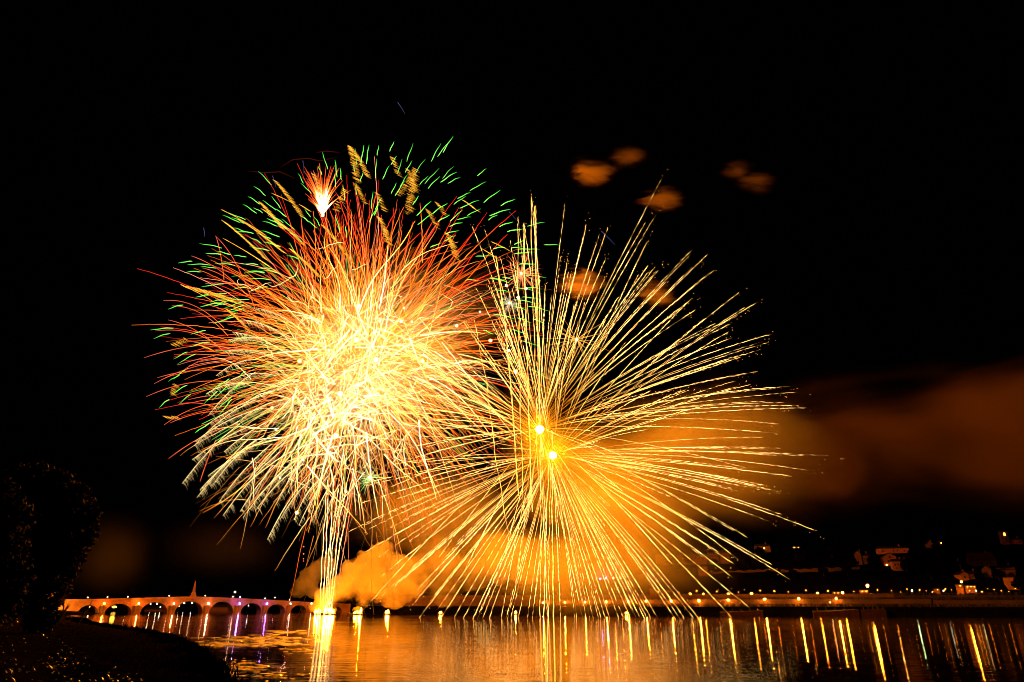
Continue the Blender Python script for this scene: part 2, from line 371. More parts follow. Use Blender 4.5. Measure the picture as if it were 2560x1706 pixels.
def gold_trail(tip3, which, landed=False):
    C = CORE_A if which == 0 else CORE_B
    L = np.linalg.norm(tip3 - C); n = 70
    t = np.linspace(0.02 if nr.random() < 0.4 else nr.uniform(0.04, 0.22), 1.0, n)
    up = np.array((0, 0, 1.0)); droop = L * nr.uniform(0.05, 0.12)
    def curve(t, off): return C + (tip3 - C) * t[:, None] + up * (droop * (t - t * t))[:, None] + off
    hot = nr.uniform(0.55, 1.15)
    out = []
    for k in range(2 if nr.random() < 0.35 else 1):
        off = np.zeros(3) if k == 0 else nr.normal(size=3) * 1.0
        tt = t if k == 0 else t * nr.uniform(0.9, 0.99)
        P = curve(tt, 0) + off * tt[:, None]
        P += nr.normal(size=P.shape) * (0.03 + 0.07 * tt ** 2)[:, None]
        c = gold_col(tt, hot * (1 if k == 0 else 0.8))
        bead = np.where(nr.random(n) < np.clip((tt - 0.45) * 0.75, 0, 0.4), 0.10, 1.0) * nr.uniform(0.7, 1.4, n)
        rad = (0.043 + 0.013 * tt) * (0.6 + 0.4 * bead) * nr.uniform(0.9, 1.1, n)
        if not landed: rad[-1] *= 0.2
        out.append((P, rad, c * bead[:, None]))
    gold[which].append(out)
    if not landed:
        for q in range(nr.integers(2, 7)):
            tq = nr.uniform(0.9, 1.06); p = curve(np.array([tq]), 0)[0] + nr.normal(size=3) * 0.9 - up * abs(nr.normal()) * 1.0
            gold_beads[which].append((p, nr.uniform(0.14, 0.26), np.array((1.8, 0.8, 0.15)) * nr.uniform(0.6, 1.2)))
    for q in range(nr.integers(2, 9)):
        tq = nr.uniform(0.55, 0.98); p = curve(np.array([tq]), 0)[0] + nr.normal(size=3) * 0.8 - up * abs(nr.normal()) * 0.9
        gold_beads[which].append((p, nr.uniform(0.1, 0.2), np.array((1.6, 0.7, 0.12)) * nr.uniform(0.5, 1.1)))
RG = 700 * GM
for (x, y) in TIPS:
    which = 0 if y < 1085 else 1
    if nr.random() < 0.2: which = 1 - which
    C = CORE_A if which == 0 else CORE_B
    r2 = (x - 1365) ** 2 + (y - 1105) ** 2
    dep = math.sqrt(max(0, 700**2 - r2)) * GM * 0.6 * nr.uniform(-1, 1)
    tp = np.array(at(x, y, YG + dep)); tp[2] = max(tp[2], 0.1)
    gold_trail(tp, which)
for x in WATER_X:
    y = 1546 + nr.uniform(-2.5, 2.0); tp = np.array(ground(x, y)); tp[2] = 0.05
    gold_trail(tp, 1 if nr.random() < 0.7 else 0, True)
for k in range(150):                       # shorter inner ones
    which = k % 2; v = sphere_dir(0.6); C = CORE_A if which == 0 else CORE_B
    tp = C + v * RG * nr.uniform(0.25, 0.85)
    if tp[2] > 2: gold_trail(tp, which)
M_CORE = lamp_mat("burning_star_core", (1.0, 0.26, 0.005), 15500.0)
for w, (c, lab) in enumerate(((CORE_A, "golden palm firework burst around the upper blazing core, trails fanning up and right"), (CORE_B, "golden palm firework burst around the lower blazing core, trails raining down to the water"))):
    root = empty("firework_burst", c, lab, "firework", "fireworks bursting over the river")
    ball("core_light", (0, 0, 0), 2.0 if w == 0 else 1.8, M_CORE, root, ICO2)
    burst_parts(root, gold[w], "spark_trail", "spark_trails", 100)
    V, Fq, C = dots(*zip(*gold_beads[w])); tag(mesh_np("loose_sparks", V - c, Fq, M_TRAIL, root, C), kind="stuff")

# ---- the big left cluster
YL = 430.0
LM = mpp(880, 900, YL)
def cpos(px, py, dy=0.0): return np.array(at(px, py, YL + dy))
def img(v): return np.array((v[0], v[1], -v[2])) * LM        # photo-pixel offsets (right, depth, down) to metres
def radial(C, v, Rpx, rho0, rho1, droop, n, wob=0.0, wind=0.0):
    t = np.linspace(rho0, rho1, n); Rm = Rpx * LM
    P = C + v * Rm * t[:, None] + np.array((wind, 0, -droop)) * Rm * (t ** 2.4)[:, None]
    if wob: P = P + nr.normal(size=P.shape) * wob
    return P, t
def make_burst(C, lab, groups, part, rest, name="firework_burst", extra=None, limit=100):
    root = empty(name, C, lab, "firework", "fireworks bursting over the river")
    burst_parts(root, groups, part, rest, limit)
    return root
# red-tipped chrysanthemum
Cr = cpos(890, 915); g = []
for k in range(800):
    v = sphere_dir(0.75); Rp = 560 * (0.50 + 0.50 * nr.random() ** 0.6)
    if v[2] < -0.1 and v[0] < 0.2 and nr.random() < 0.6: v[2] = -v[2]
    if v[2] < -0.3: Rp *= 0.8
    Ck = Cr + img((nr.normal() * 55, nr.normal() * 30, nr.normal() * 45))
    if v[0] > 0.5: Rp *= 0.86
    if v[0] < -0.35: Rp *= 0.84
    if k >= 640: v = np.array((nr.normal() * 0.55, nr.normal() * 0.45, abs(nr.normal()) + 0.35)); v /= np.linalg.norm(v); Rp = nr.uniform(330, 560)
    rho0 = nr.uniform(0.08, 0.55)
    P, t = radial(Ck, v, Rp, rho0, 1.0, nr.uniform(0.08, 0.26), 26, 0.10)
    lat = np.cross(v, (0, 1, 0)); P = P + lat * (Rp * LM * np.clip(nr.normal(), -1.2, 1.2) * 0.08) * ((t - rho0) ** 2)[:, None]
    u = t * Rp / 560
    tint = nr.random()
    tipc = (2.1, 0.055, 0.02) if tint < 0.55 else ((2.0, 0.30, 0.02) if tint < 0.85 else (2.2, 0.55, 0.30))
    c = ramp(u, [(0, (3.4,1.9,0.4)), (0.25, (3.0,1.2,0.14)), (0.45, (2.4,0.40,0.02)), (0.72, tipc), (1, tipc)]) * nr.uniform(0.45, 1.5)
    rad = np.interp(t, [rho0, 0.8, 1], [0.11, 0.12, 0.05]) * nr.uniform(0.75, 1.3)
    g.append([(P, rad, c)])
for (x, y, ex, ey) in ((620,870,360,895),(600,935,393,945),(590,905,385,960),(600,960,366,992),(540,860,388,828),(560,820,408,752),(570,840,430,765),(600,1060,420,1148),(560,1010,410,1063),(560,1030,425,1058),
                       (540,1020,450,1010),(600,720,478,640),(620,740,505,670),(560,700,540,592),(640,780,538,590),(560,880,420,800),(560,900,460,925),(540,1100,500,1205),(640,1000,470,1000)):
    t = np.linspace(0, 1, 26); a, b = cpos(x, y, nr.uniform(-20, 20)), cpos(ex, ey, nr.uniform(-40, 40))
    P = a + (b - a) * t[:, None] + np.array((0, 0, 1.0)) * (np.linalg.norm(b - a) * 0.16 * (t - t * t) * 2)[:, None]
    c = ramp(t, [(0, (1.6,0.3,0.05)), (0.6, (1.4,0.12,0.03)), (1, (1.5,0.22,0.1))])
    g.append([(P, np.interp(t, [0, 0.85, 1], [0.19, 0.18, 0.06]), c)])
make_burst(Cr, "huge round red tipped chrysanthemum firework burst, largest of the cluster above the bridge", g, "spark_trail", "spark_trails")
# green stars as short wavy dashes
GREEN = [(800,425),(812,400),(752,445),(765,470),(840,420),(838,450),(885,415),(890,390),(919,385),(945,375),(980,365),(985,400),(1025,380),(1090,380),(1110,370),(1120,360),(1000,415),(965,430),(940,420),
 (1120,430),(1135,450),(1060,450),(1085,455),(1205,430),(1195,465),(1230,490),(1270,505),(1185,530),(1160,545),(1250,530),(1265,560),(1290,575),(1300,605),(1310,632),(1320,660),(1340,690),(1335,720),(1330,745),
 (635,500),(645,525),(690,505),(700,530),(595,550),(610,580),(640,600),(660,590),(680,610),(560,632),(562,660),(600,640),(625,660),(640,680),(600,690),(700,560),(720,560),(740,590),(780,560),(760,545),
 (905,440),(890,470),(1000,470),(1010,450),(1040,500),(1060,520),(1100,520),(1110,545),(1150,500),(1130,580),(1140,560),(550,735),(560,755),(600,720),(650,720),(560,800),(590,770),(860,480),(930,500),(985,470),
 (1275,760),(1260,790),(1310,800),(1300,830),(1330,860),(1220,830),(1280,900),(1350,935),(1340,560),(1380,612),(1210,640),(1180,700),(1250,700),(1300,770)]
gq = random.Random(4)
for k in range(85):
    a_ = R(gq.choice((gq.uniform(150, 235), gq.uniform(225, 350)))); r_ = gq.uniform(300, 520); GREEN.append((900 + math.cos(a_) * r_, 880 + math.sin(a_) * r_ * 0.95))
Cg = cpos(930, 900); g = []
for (x, y) in GREEN:
    dx, dy = x - 930, y - 900; r = math.hypot(dx, dy); dep = nr.uniform(-1, 1) * 0.7 * math.sqrt(max(0, 620**2 - r*r)) * LM
    a = math.atan2(y - 700, x - 880) + nr.normal() * 0.1; Lp = nr.uniform(30, 60) * (1.0 if r > 330 else 0.6)
    t = np.linspace(0, 1, 14); ex, ey = math.cos(a) * Lp, math.sin(a) * Lp * 0.9 + 3
    xs = x + ex * (t - 0.5); ys = y + ey * (t - 0.5) + 6 * (t - 0.5) ** 2
    wv = np.sin(t * 8 + nr.uniform(0, 6)) * 0.55; xs = xs - math.sin(a) * wv; ys = ys + math.cos(a) * wv
    P = np.array([at(p, q, YL + dep) for p, q in zip(xs, ys)])
    c = ramp(t, [(0, (0.60,2.0,0.22)), (0.5, (0.32,1.7,0.14)), (1, (0.05,1.0,0.06))]) * nr.uniform(0.6, 1.15)
    g.append([(P, np.interp(t, [0, 0.15, 0.7, 1], [0.09, 0.26, 0.22, 0.06]), c)])
for k in range(170):                       # long pale green stems inside the lower left
    a = nr.uniform(R(95), R(250)) if k < 60 else nr.uniform(0, 6.28); r0, r1 = nr.uniform(60, 260), 0; r1 = r0 + nr.uniform(70, 170)
    t = np.linspace(0, 1, 10); rr = r0 + (r1 - r0) * t; dep = nr.uniform(-80, 60)
    P = np.array([at(880 + math.cos(a) * q, 930 + math.sin(a) * q * 0.9 + 14 * u * u, YL + dep) for q, u in zip(rr, t)])
    c = ramp(t, [(0, (1.6,1.6,0.3)), (0.5, (0.7,1.4,0.2)), (1, (0.25,1.1,0.14))]) * nr.uniform(0.5, 1.0)
    g.append([(P, np.full(10, 0.13), c)])
make_burst(Cg, "green star firework burst, short wavy green dashes over the top of the red one", g, "star_dash", "star_dashes", limit=100)
# glitter plumes: combs of short slanting gold sparks drifting from each path
def plume(x0, y0, x1, y1, wid, n, col, dep, drift=(9, 4)):
    out = []; ang = math.atan2(y1 - y0, x1 - x0); L = math.hypot(x1 - x0, y1 - y0)
    for k in range(n):
        t = nr.random() ** 0.8; w = wid * (0.35 + 0.65 * math.sin(math.pi * min(1, 0.25 + t * 0.75)))
        x = x0 + (x1 - x0) * t; y = y0 + (y1 - y0) * t + 0.10 * L * (t*t - t)
        q = nr.random() ** 1.3 * w; x += q * 0.9; y += q * 0.55
        l = nr.uniform(8, 18) * (drift[0] / 9); tt = np.linspace(0, 1, 4)
        P = np.array([at(x + drift[0] / 9 * l * u, y + drift[1] / 9 * l * u + 1.2 * u * u, YL + dep + q * 0.1) for u in tt])
        c = np.tile(np.array(col) * nr.uniform(0.25, 1.6), (4, 1)) * np.array((0.6, 1, 0.8, 0.3))[:, None]
        out.append((P, np.array((0.02, 0.05, 0.04, 0.015)), c))
    return out
PLUMES = [(515,745,449,710),(560,740,450,712),(600,760,480,722),(640,575,551,523),(650,640,552,550),(700,690,555,595),(740,530,680,448),(715,500,676,482),(740,600,650,520),(690,620,590,545),(790,470,775,430),
 (690,560,640,500),(880,440,867,362),(905,430,870,365),(985,430,972,388),(1030,470,1012,420),(1010,520,1030,418),(990,480,1020,440),(900,500,880,455),(950,520,935,480),(1100,530,1085,503),(1180,520,1150,497),
 (1080,560,1060,520),(830,520,855,470),(760,520,745,510),(1260,620,1225,603),(1230,640,1200,620),(455,845,425,860),(520,870,490,860),(430,960,422,985),(435,1040,405,1040),(780,680,720,620),
 (860,640,800,560),(1130,640,1110,580),(610,820,560,770),(960,600,940,540)]
Cp = cpos(860, 700); g = []
for (x0, y0, x1, y1) in PLUMES:
    lp = math.hypot(x1-x0, y1-y0); x0 += (x0 - x1) * 0.12; y0 += (y0 - y1) * 0.12
    g.append(plume(x0, y0, x1, y1, 14 if lp > 60 else 10, int(24 + 1.5 * lp) if lp > 60 else int(10 + 0.8 * lp), (2.4, 1.0, 0.07), nr.uniform(-60, 60)))
make_burst(Cp, "gold glitter firework burst, feathery flaking plumes round the rim of the red one", g, "glitter_plume", "glitter_plumes")
# silver-white feathered willow, lower left
def feather(x0, y0, x1, y1, sag, dep, col):
    out = []; t = np.linspace(0, 1, 22); L = math.hypot(x1 - x0, y1 - y0)
    xs = x0 + (x1 - x0) * t; ys = y0 + (y1 - y0) * t - sag * 4 * (t - t * t)
    out.append((np.array([at(a, b, YL + dep) for a, b in zip(xs, ys)]), np.interp(t, [0, 0.8, 1], [0.14, 0.17, 0.08]), ramp(t, [(0, np.array(col) * 1.3), (0.6, np.array(col)), (1, np.array(col) * 0.7)])))
    n = int(L / 1.9); sg = 1 if x1 < x0 else -1
    for k in range(n):
        u = nr.uniform(0.12, 1.0); x = np.interp(u, t, xs); y = np.interp(u, t, ys)
        l = nr.uniform(4, 24) * (0.6 + 0.55 * u); v = np.linspace(0, 1, 5)
        bx = x + sg * (-0.30 * l * v + 0.28 * l * v * v) + nr.normal() * 0.6; by = y + l * (0.18 * v + 0.85 * v ** 2.5) * nr.uniform(0.6, 1.2)
        # barbs trail back along the path, then fall
        bx = bx + (x0 - x1) / L * l * 0.75 * v; by = by + (y0 - y1) / L * l * 0.45 * v
        c = np.tile(np.array(col) * nr.uniform(0.5, 1.7), (5, 1)) * np.array((1, 0.9, 0.75, 0.55, 0.25))[:, None]
        out.append((np.array([at(a, b, YL + dep + nr.normal() * 0.3) for a, b in zip(bx, by)]), np.array((0.055, 0.06, 0.055, 0.04, 0.02)) * nr.uniform(0.6, 1.3), c))
    return out
FE = [(600,1060,455,1210),(640,1060,480,1150),(620,1100,492,1245),(640,1100,500,1225),(680,1110,548,1255),(700,1130,557,1290),(720,1140,600,1280),(740,1150,607,1295),(760,1160,640,1275),(700,1080,520,1190),(660,1020,486,1105),
 (640,1000,485,1115),(680,980,520,1060),(620,960,515,985),(640,900,540,940),(640,930,520,1040),(780,1180,668,1350),(790,1190,700,1300),(800,1200,735,1300),(820,1190,747,1315),(760,1140,650,1240),(840,1190,778,1305),(700,1040,560,1130),
 (780,1120,690,1260),(830,1150,770,1280),(860,1190,845,1300),(850,1210,810,1310),(880,1200,858,1300),(720,1000,590,1060),(690,940,560,960),(700,900,560,880),(740,900,580,830),(740,860,600,800),(700,850,570,850),(760,830,640,770),
 (880,1180,890,1290),(740,1080,620,1200),(780,1100,720,1230),(660,1090,530,1215),(800,1130,760,1240)]
Cf = cpos(800, 1050); g = []
for (x0, y0, x1, y1) in FE:
    g.append(feather(x0, y0, x1, y1, nr.uniform(6, 16), nr.uniform(-70, -5), (1.6, 1.1, 0.42)))
make_burst(Cf, "silver white willow firework burst, drooping feather plumes at the lower left of the cluster", g, "feather_plume", "feather_plumes")
# dense white-gold hearts
M_FILL = lamp_mat("hidden_fill_light", (1.0, 0.24, 0.005), 78000.0)
def heart(cx, cy, Rp, n, lab, white, flat=0.8, wscale=1.0, bias=None, droop=0.16, jit=66, core=0.95):
    C = cpos(cx, cy, -20); C0 = C; g = []
    for k in range(n):
        v = sphere_dir(flat); C = C0 + img((nr.normal() * jit, nr.normal() * 25, nr.normal() * jit))
        if bias is not None and np.dot(v, bias) < nr.uniform(-0.9, 0.25): v = v - 2 * np.dot(v, bias) * bias
        Rq = Rp * (0.45 + 0.55 * nr.random()); r0 = nr.uniform(0.05, 0.45)
        P, t = radial(C, v, Rq, r0, 1.0, nr.uniform(0.4, 1.3) * droop, 20, 0.10)
        lat = np.cross(v, (0, 1, 0)); P = P + lat * (Rq * LM * np.clip(nr.normal(), -1.1, 1.1) * 0.09) * ((t - r0) ** 2)[:, None] + lat * (Rq * LM * np.clip(nr.normal(), -1, 1) * 0.025) * np.sin((t - r0) * nr.uniform(3, 9))[:, None]
        u = t * Rq / Rp
        w = white * nr.choice([0.14, 0.3, 0.65, 1.7], p=[0.30, 0.26, 0.22, 0.22])
        c = ramp(u, [(0, (6.0*w,4.3*w,2.4*w)), (0.45, (3.8*w,1.9*w,0.5*w)), (0.75, (2.4*w,0.8*w,0.06*w)), (1, (1.7*w,0.38*w,0.02*w))])
        wd = nr.choice([0.075, 0.11, 0.16, 0.28], p=[0.35, 0.35, 0.2, 0.1]) * wscale
        g.append([(P, np.interp(t, [r0, 0.8, 1], [wd, wd * 0.8, wd * 0.25]), c)])
    r_ = make_burst(C0, lab, g, "spark_trail", "spark_trails")
    if core: ball("core_light", (0, 0, 0), core, M_FILL, r_, ICO1)  # fill light added inside the burst to brighten the smoke around it
heart(850, 985, 285, 480, "blinding white gold firework burst at the heart of the cluster", 1.25)
heart(890, 850, 240, 190, "golden firework burst crossing above the blinding white heart", 0.85)
heart(940, 900, 450, 330, "yellow horsetail firework burst sweeping out to the right of the white heart", 0.8, bias=np.array((0.9, 0, 0.43)), droop=0.24)
heart(840, 1090, 260, 260, "orange gold firework burst hanging below the white heart", 0.7)
# white serpents
Cs = cpos(850, 760, -50); g = []
for k in range(34):
    x, y = nr.normal(860, 110), nr.normal(800, 85); a = nr.uniform(0, 6.28); pts = []
    for q in range(14):
        a += nr.normal() * 0.35; x += math.cos(a) * 5.5; y += math.sin(a) * 5.0 + 1.2; pts.append(at(x, y, YL - 60))
    t = np.linspace(0, 1, 14)
    g.append([(np.array(pts), np.interp(t, [0, 0.3, 1], [0.06, 0.17, 0.05]), np.tile(np.array((3.2, 2.2, 0.9)) * nr.uniform(0.5, 1), (14, 1)))])
make_burst(Cs, "swarm of wriggling white serpent sparks in the upper middle of the cluster", g, "serpent_spark", "serpent_sparks")
M_STAR = lamp_mat("magnesium_star", (1.0, 0.27, 0.006), 7000.0)
M_STAR2 = lamp_mat("small_white_star", (1.0, 0.8, 0.5), 14.0)
# small burst with a fan of red
Cm = cpos(806, 538, -30); g = []
for k in range(75):
    a = nr.normal(-92, 21); L = nr.uniform(50, 135) * math.cos(R(a + 90)) ** 0.5 if abs(a + 90) < 80 else 30
    dep = nr.normal() * 8; t = np.linspace(0.02, 1, 12)
    P = np.array([at(806 + math.cos(R(a)) * L * u * (0.35 + 0.65*u), 540 + math.sin(R(a)) * L * u, YL - 30 + dep * u) for u in t])
    c = ramp(t, [(0, (1.8,0.6,0.06)), (0.15, (5,4,2)), (0.42, (5,4,2)), (0.56, (2.2,0.7,0.08)), (0.7, (1.6,0.22,0.03)), (1, (1.2,0.10,0.02))])
    g.append([(P, np.interp(t, [0, 0.35, 0.6, 1], [0.3, 0.65, 0.25, 0.1]), c)])
root = make_burst(Cm, "small red fan firework with a white hot centre atop the big cluster", g, "spark_trail", "spark_trails")
ball("core_light", (0, 0, 0), 0.8, M_STAR, root)
def mini(cx, cy, Rp, n, c0, c1, lab, core=0.8, m=M_STAR2, dy=-40):
    C = cpos(cx, cy, dy); g = []
    for k in range(n):
        v = sphere_dir(0.9); P, t = radial(C, v, Rp * nr.uniform(0.5, 1.0), 0.06, 1.0, 0.06, 10, 0.08)
        g.append([(P, np.interp(t, [0, 0.6, 1], [0.2, 0.16, 0.05]), ramp(t, [(0, c0), (1, c1)]) * nr.uniform(0.5, 1))])
    r = make_burst(C, lab, g, "spark_trail", "spark_trails"); ball("core_light", (0, 0, 0), core, m, r); return r
mini(1303, 684, 70, 60, (1.8, 0.8, 0.25), (1.3, 0.12, 0.03), "small red firework burst between the big cluster and the golden palm trails")
mini(1442, 850, 92, 30, (1.3, 0.65, 0.1), (0.9, 0.35, 0.04), "small faint orange firework burst among the upper golden palm trails")
mini(1274, 758, 42, 45, (0.9, 0.75, 0.5), (0.4, 0.3, 0.16), "small silver firework burst just below the small red one")
mini(925, 1195, 40, 30, (1.2, 1.5, 0.5), (0.4, 1.2, 0.3), "small pale green firework burst low in the cluster")
# bright single stars
STARS = [(896,765,1.9),(950,803,1.6),(1003,804,1.6),(749,903,1.9),(822,876,1.2),(935,832,1.8),(1056,903,1.6),(1226,852,1.5),(1272,876,1.3),(1289,930,1.4),(1315,722,1.5),(1295,744,1.4),(1266,714,1.2),(1142,815,1.4),(1030,805,1.0),
         (742,1282,1.5),(757,1150,1.2),(690,1075,1.5),(680,1020,1.2),(700,1195,1.2),(865,1230,1.3),(1010,770,1.2),(1200,780,1.0)]
big = {0, 3, 7, 9, 6, 15, 18}
for i, (x, y, r) in enumerate(STARS):
    s = ball("firework_star", cpos(x, y, -75), r * (0.34 if x < 1120 else 0.46), M_STAR if i in big else M_STAR2, None, ICO1)
    tag(s, "round white burning star among the crossing trails of the big firework cluster" if x < 1120 else "round white burning star between the cluster and the golden palm trails", "firework star", "burning stars in the firework cluster")
# rising comets
def comet(pts_px, Y, rad, col, lab, grp, bead=0.35, twin=True):
    n = 90; q_ = np.array([p[1] for p in pts_px], float); q_ = (q_[0] - q_) / (q_[0] - q_[-1]); xs = np.interp(np.linspace(0, 1, n), q_, [p[0] for p in pts_px]); ys = np.interp(np.linspace(0, 1, n), q_, [p[1] for p in pts_px])
    paths = []
    for k in range(2 if twin else 1):
        ph = nr.uniform(0, 6); w = np.sin(np.linspace(0, 26, n) + ph) * 1.1
        P = np.array([at(a + b, c, Y) for a, b, c in zip(xs, w, ys)]); P[:, 2] = np.maximum(P[:, 2], 0.1)
        c = np.tile(np.array(col), (n, 1)) * np.where(nr.random(n) < bead, 0.3, 1)[:, None] * nr.uniform(0.7, 1.2, n)[:, None]
        paths.append((P, rad * nr.uniform(0.6, 1.3, n), c))
    V, Fq, C = strands(paths); b = V[np.argmin(V[:, 2])].copy()
    return tag(mesh_np("rising_comet", V - b, Fq, M_TRAIL, None, C, loc=b), lab, "firework comet", grp)
YB = gy(1537)
for i, (pp, w) in enumerate(((((802,1526),(802,1462),(806,1390),(812,1300),(818,1200)), "leftmost"), (((808,1526),(810,1455),(815,1380),(818,1300),(822,1190)), "second from the left"), (((813,1526),(817,1452),(826,1370),(828,1290),(836,1190)), "third from the left"),
                             (((816,1526),(821,1456),(822,1380),(836,1300),(846,1220)), "fourth and twisted"), (((823,1526),(832,1450),(840,1380),(848,1300),(868,1210)), "third from the right"), (((828,1526),(838,1445),(850,1360),(866,1290),(884,1200)), "second from the right"),
                             (((819,1526),(826,1450),(832,1360),(843,1290),(856,1215)), "rightmost but two, dotted"))):
    comet(pp, YB + 15, 0.10, (6.0, 3.6, 1.2), "silver comet trail rising from the smoke on the left fire barge, " + w, "silver comets above the fire barge", 0.25)
for i, (pp, w) in enumerate(((((1296,1240),(1280,1000),(1262,800),(1240,640)), "leftmost"), (((1310,1300),(1300,1000),(1296,740),(1294,560)), "second from the left"), (((1330,1280),(1318,900),(1312,700),(1309,560)), "third from the left"),
                             (((1345,1200),(1336,850),(1330,650),(1327,500)), "fourth from the left"), (((1352,1250),(1348,900),(1340,700),(1337,515)), "middle"), (((1350,1545),(1352,1400),(1352,1300),(1350,1180)), "middle and reaching the water"),
                             (((1360,1546),(1362,1400),(1366,1300),(1372,1160)), "close beside the one reaching the water"), (((1372,1546),(1372,1400),(1374,1300),(1378,1170)), "third from the right"), (((1384,1546),(1382,1400),(1380,1300),(1382,1160)), "second from the right"),
                             (((1270,1330),(1240,1150),(1215,950),(1185,800)), "bent one at the far left"))):
    comet(pp, YG + 12, 0.075, (9.0, 4.2, 0.7), "gold beaded comet trail by the palm cores, " + w, "gold comets rising through the palm burst", 0.4, i % 2 == 0)
# falling embers and stray sparks
def streak(pts_px, Y, rad, cols, name, lab, cat, grp=None):
    n = len(pts_px); P = np.array([at(x, y, Y) for x, y in pts_px]); c = np.array(cols) if np.ndim(cols) == 2 else np.tile(cols, (n, 1))
    V, Fq, C = strands([(P, np.full(n, rad) * np.interp(np.arange(n), [0, n-1], [1, 0.4]), c)])
    return tag(mesh_np(name, V - P[0], Fq, M_TRAIL, None, C, loc=P[0]), lab, cat, grp)
for x, y, x2, y2, w in ((994,256,1012,285,"high above everything else"),(757,402,760,435,"just above the small red fan"),(681,440,690,470,"left of the small red fan"),(509,570,511,592,"far out on the left"),(1273,530,1290,550,"left of the golden palm tips"),(1503,578,1537,612,"across the golden palm tips")):
    streak([(x, y), ((x+x2)/2+1, (y+y2)/2), (x2, y2)], YL, 0.2, (0.10, 0.09, 0.24), "stray_spark", "faint violet stray spark " + w, "spark", "stray violet sparks")
for x, y, x2, y2, w in ((784,1340,764,1420,"beside the red dots left of the silver comets"),(910,1250,925,1310,"right of the silver comets"),(990,1260,1010,1330,"farther right above the smoke"),(1060,1230,1085,1310,"rightmost above the smoke"),(870,1330,872,1420,"in the smoke by the comets"),(940,1330,950,1400,"over the smoke plume top")):
    streak([(x, y), ((x+x2)/2, (y+y2)/2), (x2, y2)], YB, 0.2, (0.75, 0.22, 0.03), "falling_ember", "thin orange falling ember streak " + w, "ember", "falling embers")
pts = [at(759, y, YB) for y in (1367, 1385, 1397, 1403)]
V, Fq, C = dots([np.array(p) for p in pts], [0.55, 0.5, 0.4, 0.35], [np.array((2.0, 0.35, 0.16))] * 4)
tag(mesh_np("falling_ember", V - np.array(pts[0]), Fq, M_TRAIL, None, C, loc=pts[0]), "dotted red falling ember low on the left of the silver comets", "ember", "falling embers")
for i, (pp, w) in enumerate((([(620,428),(660,432),(700,430),(738,447)], "lowest of the three"), ([(700,420),(730,400),(770,396),(800,403),(840,394)], "middle of the three"), ([(790,382),(815,378),(850,382)], "topmost of the three"))):
    P = np.array([at(x, y, YL + 30) for x, y in pp]); u = np.linspace(0, len(pp) - 1, 24)
    P = np.stack([np.interp(u, range(len(pp)), P[:, k]) for k in range(3)], -1)
    V, Fq, C = strands([(P, np.full(24, 0.35), np.tile((0.075, 0.007, 0.003), (24, 1)) * np.sin(np.linspace(0.1, 3.0, 24))[:, None])])
    tag(mesh_np("fading_ember_arc", V - P[0], Fq, M_TRAIL, None, C, loc=P[0]), "dim red arc of a fading ember at the upper left, " + w, "ember", "fading red arcs")

# ------------------------------------------------------------------ bridge
CB, UBR = np.array((-261.0, 600.0)), np.array((20.0, 18.0)) / math.hypot(20, 18); NBR = np.array((UBR[1], -UBR[0]))
def br_s(px, off=5.0):
    k = (px - 1280) / K; P = CB + NBR * off
    return (k * P[1] - P[0]) / (UBR[0] - k * UBR[1])
def br_z(px, py):
    s = br_s(px); Y = (CB + NBR * 5 + UBR * s)[1]; return at(px, py, Y).z
def zz(x, y): return x / 2.768, 1150 + y / 2.768
ARCH = [(549,690,1004),(735,920,994),(980,1168,984),(1217,1410,977),(1455,1620,979),(1672,1815,990),(1855,1978,998),(2018,2125,1004),(2160,2255,1010),(2285,2370,1014)]
ARCH = [(br_s(zz(a, 0)[0]), br_s(zz(b, 0)[0]), br_z(zz((a+b)/2, t)[0], zz(0, t)[1])) for a, b, t in ARCH]
PAR = [(455,966),(550,964),(720,961),(1000,954),(1310,945),(1500,951),(1700,960),(1900,970),(2100,982),(2260,990),(2400,996)]
PS = [br_s(zz(a, 0)[0]) for a, b in PAR]; PZ = [br_z(*zz(a, b)) for a, b in PAR]
S0, S1 = PS[0], PS[-1] + 4
brot = math.atan2(UBR[1], UBR[0])
bridge = empty("stone_bridge", (CB[0], CB[1], 0), "long floodlit stone arch bridge with a spire over its middle arch", "bridge", None, brot)
